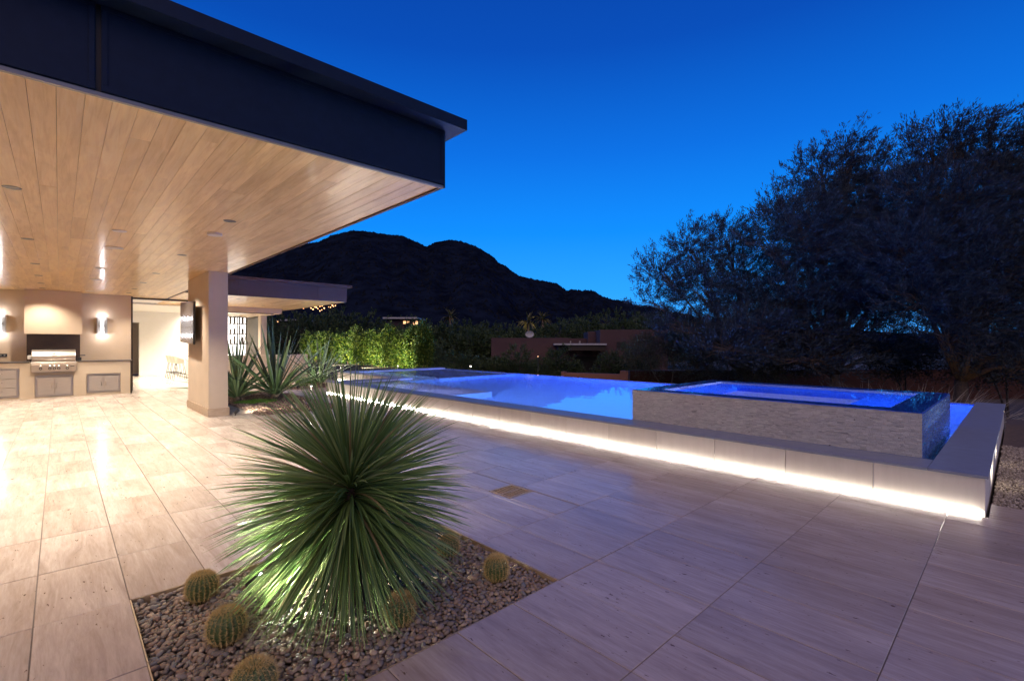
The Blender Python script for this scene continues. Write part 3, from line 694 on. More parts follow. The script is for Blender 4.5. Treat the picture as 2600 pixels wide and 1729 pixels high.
MB().box(-GX + 0.02, GX - 0.02, -0.085, 0.30, 0.672, 0.688).build('drip_tray', M['steel'], gr)
MB().tube([(-0.39, -0.045, 1.0), (-0.39, -0.10, 1.0), (0.39, -0.10, 1.0), (0.39, -0.045, 1.0)], 0.014, 10).build('hood_handle', M['steel'], gr)
for x in (-0.255, -0.08, 0.005, 0.09, 0.255):
    k = MB().tube([(x, -0.085, 0.775), (x, -0.125, 0.771)], 0.032, 16).build('knob', M['plastic_black'], gr)
    MB().tube([(x, -0.124, 0.771), (x, -0.135, 0.770)], [0.018, 0.014], 12).build('knob_cap', M['steel'], k)
    MB().tube([(x, -0.092, 0.848), (x, -0.104, 0.847)], 0.008, 8).build('indicator', M['lens_glow'], gr)
MB().tube([(0.0, 0.0, 1.145), (0.0, -0.016, 1.155)], 0.048, 18).build('thermometer_rim', M['steel'], gr)
MB().tube([(0.0, -0.0162, 1.155), (0.0, -0.019, 1.156)], 0.034, 18).build('thermometer', M['plastic_black'], gr)
MB().box(0.315, 0.395, -0.098, -0.090, 0.815, 0.83).build('name_plate', M['plastic_black'], gr)
MB().box(-0.505, -GX + 0.005, 0.05, 0.14, 1.02, 1.12).build('rotisserie_motor', M['plastic_white'], gr, bevel=0.012)
MB().tube([(GX, 0.1, 1.10), (0.50, 0.1, 1.10), (0.53, 0.1, 1.105), (0.62, 0.1, 1.105)], [0.008, 0.008, 0.014, 0.014], 8).build('rotisserie_rod', M['plastic_black'], gr)
box('burner_box', M['plastic_black'], 0.37, 0.45, 17.75, 17.9, 0.958, 1.05, label='small black box on the counter right of the grill', cat='box')
# outlet on the back wall
ot = empty('wall_outlet', (-1.07, 18.199, 1.12), label='dark double outlet plate on the wall left of the grill', cat='outlet')
MB().box(-0.085, 0.085, -0.012, 0.0, -0.04, 0.04).build('plate', M['plastic_black'], ot, bevel=0.003)
for s in (-1, 1): MB().tube([(s * 0.035, -0.0125, 0), (s * 0.035, -0.016, 0)], 0.018, 12).build('socket', M['grey_trim'], ot)
# sconces
for x, lab in ((0.90, 'two-tube wall sconce glowing white right of the hood'), (-1.12, 'two-tube wall sconce cut by the left edge of the photo')):
    s = empty('wall_sconce', (x, 18.199, 1.94), label=lab, cat='wall lamp', group='sconces beside the grill hood')
    MB().box(-0.115, 0.115, -0.02, 0, -0.235, 0.235).build('backplate', M['grey_trim'], s, bevel=0.003)
    for sx in (-1, 1): MB().box(sx * 0.105 - 0.012, sx * 0.105 + 0.012, -0.09, -0.021, -0.235, 0.235).build('side_bracket', M['grey_trim'], s)
    MB().box(-0.092, 0.092, -0.085, -0.021, -0.012, 0.012).build('crossbar', M['grey_trim'], s)
    for sz in (-1, 1): MB().tube([(0, -0.056, sz * 0.02), (0, -0.056, sz * 0.225)], 0.034, 14).build('glass_tube', M['sconce_glow'], s)
    lamp('POINT', 'sconce_lamp', (0, -0.13, 0.27), 4.5, (0.95, 0.93, 1.0), parent=s, shadow_soft_size=0.04)
    lamp('POINT', 'sconce_lamp', (0, -0.13, -0.27), 4.5, (0.95, 0.93, 1.0), parent=s, shadow_soft_size=0.04)
# television on the column
tv = empty('television', (2.03, 12.22, 1.88), 0, label='flat black television on a swivel arm on the column', cat='television')
tv.rotation_euler = (0, R(-2.5), R(90 + 0.3))
MB().box(-0.69, 0.69, 0.012, 0.05, -0.44, 0.44).build('housing', M['plastic_black'], tv, bevel=0.004)
MB().box(-0.682, 0.682, 0.0505, 0.054, -0.432, 0.432).build('screen', M['screen'], tv)
MB().box(-0.15, 0.15, -0.075, 0.011, -0.12, 0.12).build('wall_bracket', M['plastic_black'], tv)

# ================================================================ HOUSE (great room and second roof)
hs = empty('house', (5, 20, 0), label='main house with bright white great room under a brown metal roof edge', cat='house')
def lh(o): o.parent = hs; o.matrix_parent_inverse = Matrix.Translation((-5, -20, 0)); return o
HX = 7.23; HY = 15.97
c2 = planks(lambda o: o, 'soffit', 2.56, HX - 0.03, HY + 0.03, 23.6, 0.1195, -0.012, CZ, 0); lh(c2)
for a, b in ((2.55, 3.88), (3.883, 6.22), (6.223, HX)): lh(box('fascia_panel', M['brown_metal'], a, b, HY, HY + 0.02, 2.845, 3.335, bevel=0.003))
lh(box('fascia_panel', M['brown_metal'], HX - 0.02, HX, HY + 0.021, 29, 2.845, 3.335))
lh(box('roof_cap', M['brown_metal'], 2.0, HX + 0.14, HY - 0.14, 29, 3.337, 3.42, bevel=0.003))
lh(box('roof_deck', M['roofing'], 2.56, HX - 0.03, HY + 0.03, 29, 2.91, 3.33))
lh(box('header_beam', M['stucco'], 3.3, 6.72, 21.0, 21.3, 2.64, CZ - 0.002)); lh(box('header_beam', M['stucco'], 6.45, 6.72, 21.301, 28, 2.64, CZ - 0.002))
lh(box('door_track', M['dark_frame'], 1.60, 3.6, 18.84, 18.96, 2.80, CZ - 0.001)); lh(box('door_track', M['dark_frame'], 3.3, 6.4, 21.0, 21.1, 2.615, 2.639))
lh(box('door_jamb', M['dark_frame'], 1.56, 1.625, 18.46, 18.96, 0, CZ - 0.002))
lh(box('floor_slab', M['mortar'], 1.56, 6.7, 18.86, 28, -0.3, -0.03))
lh(box('room_floor', M['travertine_inside'], 1.56, 6.7, 18.87, 26.3, -0.029, -0.002))
lh(box('room_ceiling', M['white_wall'], 1.3, 6.45, 18.97, 28, 2.87, 2.9) if False else box('room_ceiling', M['white_wall'], 1.3, 6.44, 21.32, 28, 2.80, 2.84))
lh(box('room_wall', M['white_wall'], 2.53, 6.44, 26.3, 26.5, 0, 2.80)); lh(box('room_wall', M['white_wall'], 1.4, 2.53, 26.3, 26.5, 2.32, 2.80)); lh(box('room_wall', M['white_wall'], 1.4, 1.56, 18.97, 29, 0, 2.85)); lh(box('room_wall', M['stucco'], 1.57, 4.0, 28.2, 28.4, 0, 2.8))
lh(box('room_wall', M['white_wall'], 6.46, 6.70, 25.4, 28.2, 0, 2.638)); lh(box('room_ceiling', M['white_wall'], 1.56, 3.29, 18.97, 21.31, 2.86, 2.88)) 
lh(box('wall_pier', M['stucco'], 6.46, 6.72, 23.0, 23.35, 0, 2.638))
lh(box('sliding_door', M['dark_frame'], 6.5, 6.58, 23.36, 25.38, 0.0, 2.6)); lh(box('door_handle', M['grey_trim'], 6.47, 6.499, 23.5, 23.53, 0.9, 1.3))
lh(box('light_switch', M['plastic_white'], 3.02, 3.10, 26.285, 26.299, 1.05, 1.17)); lh(box('wall_socket', M['plastic_white'], 3.8, 3.88, 26.285, 26.299, 0.30, 0.40)); lh(box('baseboard', M['white_wall'], 2.56, 6.4, 26.286, 26.299, 0.0, 0.1))
for (x, y) in ((2.6, 20.2), (2.9, 23.5), (4.8, 23.0), (4.8, 25.2)):
    lh(lamp('AREA', 'room_lamp', (x, y, 2.79), 125, (1.0, 0.93, 0.82), aim=(0, 0, -1), size=1.8, spread=R(120)))
for (x, y) in ((3.6, 19.6), (5.6, 19.6), (6.2, 17.2), (4.2, 17.3)): downlight(x, y, CZ, f'recessed downlight in the second roof soffit near {"the beam" if y > 19 else "the brown fascia"}, {"closer to" if x > 5 else "farther from"} its right end', 'recessed downlights in the second soffit', 160, 130)
# lit display shelf
sh = empty('display_shelf', (5.86, 24.3, 0), label='tall black framed display shelf glowing white in the great room', cat='shelf')
c = MB(); X = [-0.36, -0.20, -0.06, 0.02, 0.12, 0.30]
for x in X: c.box(x, x + 0.034, -0.22, -0.20, 1.36, 2.60)
for z in (1.36, 1.82, 2.28, 2.58): c.box(-0.36, 0.322, -0.20, 0.0, z, z + 0.034)
c.build('frame', M['dark_frame'], sh); MB().box(-0.50, 0.34, 0.05, 0.07, 0.0, 2.62).build('glowing_back', M['shelf_glow'], sh)
random.seed(8)
for z in (1.382, 1.842, 2.302):
    for x in (-0.28, -0.12, 0.07, 0.21): MB().box(x - 0.015, x + 0.015, -0.15, -0.03, z + 0.012, z + random.uniform(0.2, 0.36)).build('ornament', M['bark'], sh)
# low cream wall and bar
lw = box('low_wall', M['counter_face'], 3.6, 7.3, 19.75, 20.0, 0.0, 0.98, label='low cream wall behind the spiky plants beside the great room', cat='wall', bevel=0.004)
# stools
def stool(x, y, label):
    s = empty('bar_stool', (x, y, 0), label=label, cat='bar stool', group='cream bar stools in the great room')
    mb = MB(); nu, nv = 14, 7
    for j in range(nv):
        t = j / (nv - 1)
        for i in range(nu + 1):
            a = math.pi * (0.30 + 1.4 * i / nu); rr = 0.17 + 0.07 * t; hh = 0.64 + (0.30 * t) * (0.45 + 0.55 * math.sin((i / nu) * math.pi))
            mb.v.append((rr * math.cos(a), rr * math.sin(a) * 1.05, hh))
    for j in range(nv - 1):
        for i in range(nu): mb.f.append((j * (nu + 1) + i, j * (nu + 1) + i + 1, (j + 1) * (nu + 1) + i + 1, (j + 1) * (nu + 1) + i)); mb.sm.append(True)
    mb.build('shell_back', M['stool_shell'], s)
    MB().lathe([(0, 0.63), (0.15, 0.63), (0.185, 0.65), (0.18, 0.67), (0, 0.68)], 20).build('seat', M['stool_shell'], s)
    for sx in (-1, 1):
        for sy in (-1, 1): MB().tube([(sx * 0.12, sy * 0.12, 0.63), (sx * 0.21, sy * 0.21, 0.0)], 0.011, 8).build('leg', M['plastic_black'], s)
    q = 0.18; MB().tube([(q, q, 0.24), (q, -q, 0.24), (-q, -q, 0.24), (-q, q, 0.24), (q, q, 0.24)], 0.008, 6).build('footrest', M['plastic_black'], s)
stool(3.42, 22.55, 'cream shell bar stool, nearest of the row'); stool(3.42, 23.35, 'cream shell bar stool in the middle of the row'); stool(3.42, 24.15, 'cream shell bar stool farthest back in the row')
isl = box('kitchen_island', M['white_wall'], 3.95, 5.0, 22.2, 24.7, 0.0, 0.92, label='white kitchen island beyond the bar stools', cat='island')

# ================================================================ PLANTER
bed = empty('pebble_planter', (1.25, 2.7, 0), label='square planter of dark river pebbles cut into the terrace', cat='planter')
def lb(o): o.parent = bed; o.matrix_parent_inverse = Matrix.Translation((-1.25, -2.7, 0)); return o
lb(box('soil', M['soil'], PL[0], PL[1], PL[2], PL[3], -0.30, -0.10))
ed = MB(); tt = 0.006
ed.box(PL[0], PL[1], PL[3] - tt, PL[3], -0.12, -0.001).box(PL[1] - tt, PL[1], PL[2], PL[3] - tt, -0.12, -0.001).box(PL[0], PL[1] - tt, PL[2], PL[2] + tt, -0.12, -0.001).box(PL[0], PL[0] + tt, PL[2] + tt, PL[3] - tt, -0.12, -0.001)
lb(ed.build('metal_edging', M['brass']))
def ico(sub):
    bm = bmesh.new(); bmesh.ops.create_icosphere(bm, subdivisions=sub, radius=1.0); V = np.array([v.co[:] for v in bm.verts]); F = np.array([[v.index for v in f.verts] for f in bm.faces]); bm.free(); return V, F
I1, I2 = ico(2), ico(3)
def pebV(base, seed):
    V = base[0].copy(); o = seed * 3.7
    for i in range(len(V)):
        k = 1 + 0.16 * mnoise.noise((V[i][0] * 1.1 + o, V[i][1] * 1.1, V[i][2] * 1.1)); V[i] *= k
    return V
PV = [pebV(I1, i) for i in range(14)]
YC = Vector((1.215, 2.635, 0.67))
CACTI = [(0.600, 3.245, 0.092, 'golden barrel cactus at the far left corner of the pebble planter', 1.0), (0.605, 2.705, 0.098, 'golden barrel cactus on the left, between two others', 1.0), (0.585, 2.17, 0.10, 'golden barrel cactus cut by the bottom of the photo', 1.0),
         (1.31, 2.245, 0.084, 'golden barrel cactus in front of the big yucca', 1.15), (1.97, 2.73, 0.082, 'golden barrel cactus half hidden at the right tips of the yucca', 1.0), (1.985, 2.245, 0.083, 'golden barrel cactus near the right corner of the planter', 1.1)]
pts = []; cell = {}
def scatter(nmax, zlev, rmin, rmax):
    out = []; 
    for _ in range(nmax):
        x = random.uniform(PL[0] + 0.02, PL[1] - 0.02); y = random.uniform(PL[2] + 0.02, PL[3] - 0.02); r_ = random.uniform(rmin, rmax) * (1.25 if random.random() < 0.12 else 1)
        if any((x - c_[0]) ** 2 + (y - c_[1]) ** 2 < (c_[2] * 0.85) ** 2 for c_ in CACTI): continue
        k = (int(x / 0.06), int(y / 0.06), zlev); ok = True
        for i in (-1, 0, 1):
            for j in (-1, 0, 1):
                for (a, b, rr) in cell.get((k[0] + i, k[1] + j, zlev), ()):
                    if (a - x) ** 2 + (b - y) ** 2 < ((rr + r_) * 0.66) ** 2: ok = False; break
        if ok: cell.setdefault(k, []).append((x, y, r_)); out.append((x, y, r_))
    return out
lay0 = scatter(14000, 0, 0.012, 0.020); lay1 = scatter(30000, 1, 0.0085, 0.020)
allp = [(x, y, r_, -0.045 + random.uniform(-0.006, 0.006)) for x, y, r_ in lay0] + [(x, y, r_, -0.022 + random.uniform(-0.007, 0.010)) for x, y, r_ in lay1]
tops = [p for p in allp if p[3] > -0.03]
tops.sort(key=lambda p: -(p[2] ** 2) / max(0.1, (CA * p[0] + SA * p[1])) ** 2 if proj(p[0], p[1], 0) and proj(p[0], p[1], 0)[1] < 1735 else 0)
single = set(id(p) for p in tops[:298])
PM = []
for i in range(10):
    PM.append(np_mesh('pebble', pebV(I2, i + 30), I2[1], True)); PM[-1].materials.append(M['pebble'])
Vs = []; Fs = []; nb = 0
for p in allp:
    x, y, r_, z = p; sc = (r_ * random.uniform(1.05, 1.45), r_ * random.uniform(0.75, 1.0), r_ * random.uniform(0.5, 0.75))
    rot = Euler((random.gauss(0, 0.28), random.gauss(0, 0.28), random.uniform(0, 6.28)))
    if id(p) in single:
        o = lb(link('pebble', random.choice(PM), None)); o.location = (x, y, z); o.scale = sc; o.rotation_euler = rot
    else:
        m_ = np.array(rot.to_matrix()); V = (random.choice(PV) * np.array(sc)) @ m_.T + np.array((x, y, z)); Vs.append(V); Fs.append(I1[1] + nb); nb += len(V)
lb(tag(link('pebbles', np_mesh('pebbles', np.vstack(Vs), np.vstack(Fs), True), M['pebble']), kind='stuff'))

# ---------------------------------------------------------------- yucca
def blade(p0, d, length, width, droop, nseg=5, fold=0.25, twist=0.0, side=None, taper=None):
    """one narrow leaf; returns vertices and faces of a shallow V-section strip"""
    d = Vector(d).normalized(); p = Vector(p0); V = []; F = []
    s = Vector(side) if side is not None else d.cross(Vector((0, 0, 1)))
    if s.length < 0.05: s = Vector((math.cos(twist), math.sin(twist), 0))
    s.normalize(); s = Matrix.Rotation(twist, 3, d) @ s
    for i in range(nseg + 1):
        t = i / nseg; w_ = width * (taper(t) if taper else (0.75 + 0.5 * t) * (1 - t ** 2.2))
        nn = s.cross(d).normalized()
        V += [tuple(p - s * w_ / 2 + nn * fold * w_), tuple(p), tuple(p + s * w_ / 2 + nn * fold * w_)]
        if i < nseg:
            p = p + d * (length / nseg); d = (d + Vector((0, 0, -droop / nseg))).normalized(); s = (s - d * s.dot(d)).normalized()
    for i in range(nseg):
        b = i * 3; F += [(b, b + 1, b + 4, b + 3), (b + 1, b + 2, b + 5, b + 4)]
    return V, F
yu = empty('yucca_plant', (YC.x, YC.y, 0), label='big spherical beaked yucca with hundreds of narrow green leaves in the pebble planter', cat='yucca')
MB().tube([(0, 0, -0.05), (0.0, 0, 0.2), (0, 0, 0.42), (0, 0, YC.z)], [0.11, 0.10, 0.085, 0.05], 14).build('trunk', M['bark'], yu)
NL = 1450; leaves = []
for i in range(NL):
    k = (i + 0.5) / NL; cz = 1 - 1.82 * k ** 0.92; th = i * 2.399963 + random.gauss(0, 0.12)
    cz = max(-0.93, min(1, cz + random.gauss(0, 0.03))); sr = math.sqrt(max(0, 1 - cz * cz)); d = Vector((sr * math.cos(th), sr * math.sin(th), cz))
    ln = 0.675 + random.uniform(-0.10, 0.05); ln *= 1.0 + 0.10 * max(0, -cz) ; 
    if cz > 0.8: ln *= 0.98
    base = Vector((0, 0, YC.z - 0.16 * (1 - cz) * 0.8)) + d * 0.035
    V, F = blade(base, d, ln, random.uniform(0.013, 0.020), 0.36 * (1 - 0.55 * abs(cz)) + random.uniform(0, 0.16), 6, 0.22, random.gauss(0, 0.8))
    V = [(a, b, max(c_, 0.0 + 0.004)) for a, b, c_ in V]
    leaves.append((random.random() + (0.8 if (d.x * -CA + d.y * -SA) > 0 else 0), V, F))
leaves.sort(key=lambda q: -q[0])
for q in leaves[:296]:
    me = bpy.data.meshes.new('leaf'); me.from_pydata(q[1], [], q[2]); link('leaf', me, M['yucca_leaf'], yu)
VV = []; FF = []
for q in leaves[296:]:
    b = len(VV); VV += q[1]; FF += [tuple(b + i for i in f) for f in q[2]]
tag(link('leaves', np_mesh('leaves', VV, FF), M['yucca_leaf'], yu), kind='stuff')

# ---------------------------------------------------------------- barrel cacti
def cactus(x, y, r_, label, hs_=1.0, seed=0):
    o = empty('barrel_cactus', (x, y, -0.03), random.uniform(0, 6), label=label, cat='cactus', group='golden barrel cacti in the pebble planter')
    nr = 20; n = nr * 4; V = []; F = []; rings = 16; H = r_ * 2.05 * hs_
    prof = []
    for j in range(rings + 1):
        t = j / rings; a = -math.pi / 2 * 0.75 + t * math.pi / 2 * 1.75
        rr = math.cos(a) ** 0.8 if math.cos(a) > 0 else 0; z = (math.sin(a) + math.sin(math.pi / 2 * 0.75)) / (1 + math.sin(math.pi / 2 * 0.75)) * H
        if t > 0.93: z -= H * 0.02
        prof.append((rr * r_, z))
        for i in range(n):
            th = 2 * math.pi * i / n; rib = 1 + 0.085 * abs(math.cos(th * nr / 2)) ** 0.8 * 2 - 0.09
            V.append((rr * r_ * rib * math.cos(th), rr * r_ * rib * math.sin(th), z))
    for j in range(rings):
        for i in range(n): F.append((j * n + i, j * n + (i + 1) % n, (j + 1) * n + (i + 1) % n, (j + 1) * n + i))
    link('body', np_mesh('body', V, F, True), M['cactus'], o)
    V = []; F = []
    def spine(p, d, L_, w_=0.0007):
        s = d.cross(Vector((0.3, 0.2, 0.9))).normalized() * w_; t2 = d.cross(s).normalized() * w_; b = len(V)
        V.extend([tuple(p + s), tuple(p - s * 0.5 + t2), tuple(p - s * 0.5 - t2), tuple(p + d * L_)]); F.extend([(b, b + 1, b + 3), (b + 1, b + 2, b + 3), (b + 2, b, b + 3)])
    for k in range(nr):
        th = 2 * math.pi * k / nr
        for j in range(2, rings - 1):
            for sub in ((0, 0.5) if j < 12 else (0, 0.33, 0.66)):
                a, b = prof[j], prof[j + 1]; rr = (a[0] + (b[0] - a[0]) * sub) * 1.09; z = a[1] + (b[1] - a[1]) * sub
                p = Vector((rr * math.cos(th), rr * math.sin(th), z)); nrm_ = Vector((math.cos(th) * rr / r_, math.sin(th) * rr / r_, (z / H - 0.45) * 1.4)).normalized()
                for _ in range(5):
                    d = (nrm_ * 0.8 + Vector((random.gauss(0, 0.6), random.gauss(0, 0.6), random.gauss(0, 0.5)))).normalized(); spine(p, d, random.uniform(0.014, 0.028))
    for _ in range(420):
        th = random.uniform(0, 6.28); rr = r_ * 0.55 * math.sqrt(random.random()); z = H * (0.985 - 0.09 * (rr / (r_ * 0.55)) ** 2)
        spine(Vector((rr * math.cos(th), rr * math.sin(th), z - 0.004)), Vector((math.cos(th) * rr / r_ * 1.4 + random.gauss(0, 0.25), math.sin(th) * rr / r_ * 1.4 + random.gauss(0, 0.25), 1)).normalized(), random.uniform(0.010, 0.020), 0.0009)
    tag(link('spines', np_mesh('spines', V, F), M['spine'], o), kind='stuff')
for i, (x, y, r_, lab, hh) in enumerate(CACTI): cactus(x, y, r_ * 0.80, lab, hh, i)
# small weeds
def weed(x, y, h, n, label):
    o = empty('weed', (x, y, -0.02), label=label, cat='weed'); V = []; F = []
    for i in range(n):
        th = random.uniform(0, 6.28); v, f = blade((0, 0, 0), (0.45 * math.cos(th), 0.45 * math.sin(th), 1), h * random.uniform(0.6, 1), 0.006, 0.5, 4, 0.2); b = len(V); V += v; F += [tuple(b + q for q in ff) for ff in f]
    link('blades', np_mesh('blades', V, F), M['grass_leaf'], o)
weed(0.985, 2.60, 0.09, 14, 'tuft of bright green weeds under the yucca'); weed(0.90, 1.985, 0.06, 7, 'tiny green weed in the pebbles near the terrace edge')
def debris():
    V = []; F = []; rg = random.Random(4)
    for i in range(260):
        x = rg.uniform(-1.2, 5.5); y = rg.uniform(0.5, 10)
        if PL[0] - 0.02 < x < PL[1] + 0.02 and PL[2] - 0.02 < y < PL[3] + 0.02: continue
        if rg.random() < 0.6: x = rg.gauss(1.6, 1.1); y = rg.gauss(2.0, 1.2)
        if PL[0] - 0.03 < x < PL[1] + 0.03 and PL[2] - 0.03 < y < PL[3] + 0.03 or x > 5.5: continue
        th = rg.uniform(0, 6.28); v, f = blade((x, y, 0.002), (math.cos(th), math.sin(th), 0.05), rg.uniform(0.006, 0.022), rg.uniform(0.002, 0.005), 0.0, 2, 0.3); b = len(V); V += v; F += [tuple(b + q for q in ff) for ff in f]
    tag(link('leaf_litter', np_mesh('leaf_litter', V, F), M['mulch']), kind='stuff', label='scattered dry leaf bits on the terrace', cat='leaf litter')
debris()
# uplights
def uplight(name, x, y, z, aim, label, energy, color, size=60, vis='spot_glow', group=None, s=1.0):
    o = empty(name, (x, y, z), label=label, cat='spotlight', group=group)
    d = Vector(aim).normalized(); p0 = Vector((0, 0, 0.055 * s)); p1 = p0 + d * 0.075 * s
    MB().tube([(0, 0, -0.02), (0, 0, 0.04 * s)], 0.009 * s, 8).build('stake', M['plastic_black'], o)
    MB().tube([p0 - d * 0.02 * s, p0, p1, p1 + d * 0.012 * s], [0.016 * s, 0.030 * s, 0.033 * s, 0.034 * s], 16).build('lamp_head', M['plastic_black'], o)
    MB().tube([p1 + d * 0.0125 * s, p1 + d * 0.014 * s], 0.022 * s, 14).build('lens', M[vis], o)
    lamp('SPOT', 'spot_lamp', tuple(p1 + d * 0.035 * s), energy, color, aim=tuple(d), parent=o, spot_size=R(size), spot_blend=0.6, shadow_soft_size=0.02)
    return o
uplight('garden_spotlight', 0.80, 3.05, 0.0, (0.50, -0.50, 0.48), 'small black spotlight shining into the yucca from the pebbles', 115, (1.0, 0.99, 0.82), 165)
uplight('garden_spotlight', 2.56, 10.75, 0.0, (0.75, 0.55, 0.5), 'small dark wall-washer beside the foot of the column', 230, (1.0, 0.9, 0.72), 110, 'plastic_black')

uplight('garden_spotlight', 5.45, 15.62, 0.0, (0.8, 0.5, 0.7), 'small dark spotlight lighting the far spiky plant', 90, (1.0, 0.93, 0.75), 90, 'plastic_black')
# ---------------------------------------------------------------- garden beds
def scatter_bits(name, rect, n, size, m, z=0.0, label='', zf=None):
    V = []; F = []; base, bf = ico(1); k = 0
    xs = RNG.uniform(rect[0], rect[1], n); ys_ = RNG.uniform(rect[2], rect[3], n)
    for x, y in zip(xs, ys_):
        s = size * random.uniform(0.5, 1.3); m_ = np.array(Euler((random.uniform(0, 6), random.uniform(0, 6), random.uniform(0, 6))).to_matrix())
        V.append((base * np.array((s, s * 0.75, s * 0.5))) @ m_.T + np.array((x, y, (zf(x, y) if zf else z) + random.uniform(0, size * 0.5)))); F.append(bf + k); k += len(base)
    return tag(link(name, np_mesh(name, np.vstack(V), np.vstack(F), True), M[m]), kind='stuff', label=label, cat=name.split('_')[-1])
def bz(x, y): return -0.015 + 0.05 * max(0, mnoise.noise((x * 0.9, y * 0.9, 1)))
for nm, r_ in (('garden_bed', BED1), ('garden_bed', BED2)):
    o = MB().box(r_[0], r_[1], r_[2], r_[3], -0.3, -0.02).build(nm, M['soil'], kind='structure', label='mulched garden bed beside the column' if r_ is BED1 else 'mulched garden bed by the far path')
scatter_bits('mulch', BED1, 7000, 0.028, 'mulch', zf=bz, label='brown stone mulch around the spiky plants'); scatter_bits('mulch', BED2, 2500, 0.03, 'mulch', zf=bz, label='brown stone mulch in the far bed')
def grass_patch(name, x, y, rx, ry, n, label, h=0.07):
    V = []; F = []
    for i in range(n):
        a = random.uniform(0, 6.28); q = math.sqrt(random.random()); px, py = x + rx * q * math.cos(a), y + ry * q * math.sin(a); hh = h * random.uniform(0.5, 1.2) * (1.15 - q * 0.6)
        th = random.uniform(0, 6.28); v, f = blade((px, py, -0.02), (0.6 * math.cos(th), 0.6 * math.sin(th), 1), hh + 0.03, 0.009, 0.6, 2, 0.2); b = len(V); V += v; F += [tuple(b + q_ for q_ in ff) for ff in f]
    tag(link(name, np_mesh(name, V, F), M['grass_leaf']), kind='stuff', label=label, cat='ground cover')
grass_patch('ground_cover', 3.62, 15.2, 0.65, 0.35, 1500, 'bright green ground cover behind the column', 0.10)
grass_patch('ground_cover', 3.45, 12.75, 0.5, 0.28, 1500, 'bright green ground cover beneath the largest spiky plant', 0.10)
grass_patch('ground_cover', 5.85, 16.35, 0.6, 0.4, 1500, 'bright green ground cover by the far path', 0.10)
grass_patch('ground_cover', 6.6, 17.6, 0.5, 0.4, 1000, 'green ground cover behind the far spiky plant', 0.35)

def spiky(x, y, n, ln, wd, label, seed, spread=0.75):
    random.seed(seed); o = empty('spiky_plant', (x, y, 0), random.uniform(0, 6), label=label, cat='agave', group='sword-leaved plants beside the column')
    MB().tube([(0, 0, -0.1), (0, 0, 0.12)], [0.11, 0.09], 10).build('stem', M['bark'], o)
    tp = lambda t: (0.55 + 1.3 * t if t < 0.35 else 1.0) * (1 - max(0, (t - 0.35) / 0.65) ** 1.6) + 0.02
    for i in range(n):
        k = (i + 0.5) / n; th = i * 2.399963 + random.gauss(0, 0.15); el_ = R(88 - 72 * k ** 0.8 + random.gauss(0, 4))
        d = Vector((math.cos(el_) * math.cos(th), math.cos(el_) * math.sin(th), math.sin(el_)))
        V, F = blade(Vector((0, 0, 0.06)) + d * 0.05, d, ln * random.uniform(0.75, 1.05), wd * random.uniform(0.8, 1.1), random.uniform(-0.05, 0.14) + 0.22 * k, 8, 0.20, random.gauss(0, 0.25), taper=tp)
        if random.random() < 0.08: V = [(a, b, c_ if i_ < 15 else V[15][2] * 1.0 + (c_ - V[15][2]) * -0.3) for i_, (a, b, c_) in enumerate(V)]
        me = bpy.data.meshes.new('leaf'); me.from_pydata([(a, b, max(c_, 0.02)) for a, b, c_ in V], [], F); link('leaf', me, M['furcraea_leaf'], o)
spiky(4.12, 13.4, 50, 2.05, 0.095, 'largest sword-leaved plant, right of the column', 11)
spiky(3.42, 14.3, 46, 1.75, 0.08, 'sword-leaved plant close behind the column, left of the largest one', 5)
spiky(6.45, 16.35, 40, 1.75, 0.075, 'sword-leaved plant in the far bed by the pool corner', 23)
spiky(3.2, 13.3, 22, 1.0, 0.07, 'smaller sword-leaved plant hugging the column', 31)
random.seed(99)
# path lights
def pathlight(x, y, z, h, label, energy=6):
    o = empty('path_light', (x, y, z), label=label, cat='path light', group='slim garden path lights')
    MB().tube([(0, 0, -0.03), (0, 0, h)], 0.010, 8).build('post', M['grey_trim'], o)
    MB().lathe([(0, h + 0.022), (0.05, h + 0.014), (0.052, h), (0.02, h - 0.002)], 14).build('hat', M['grey_trim'], o)
    MB().lathe([(0.0, h - 0.004), (0.016, h - 0.004), (0.016, h - 0.02), (0, h - 0.02)], 10).build('lens', M['lens_glow'], o)
    lamp('POINT', 'path_lamp', (0, 0, h - 0.04), energy, WARM, parent=o, shadow_soft_size=0.02)
pathlight(4.05, 10.75, 0.0, 0.50, 'slim path light at the near edge of the garden bed', 4)
pathlight(8.3, 18.9, 0.0, 0.45, 'slim path light behind the pool corner, before the hedge'); pathlight(11.3, 19.6, 0.0, 0.40, 'slim path light farther right along the hedge')

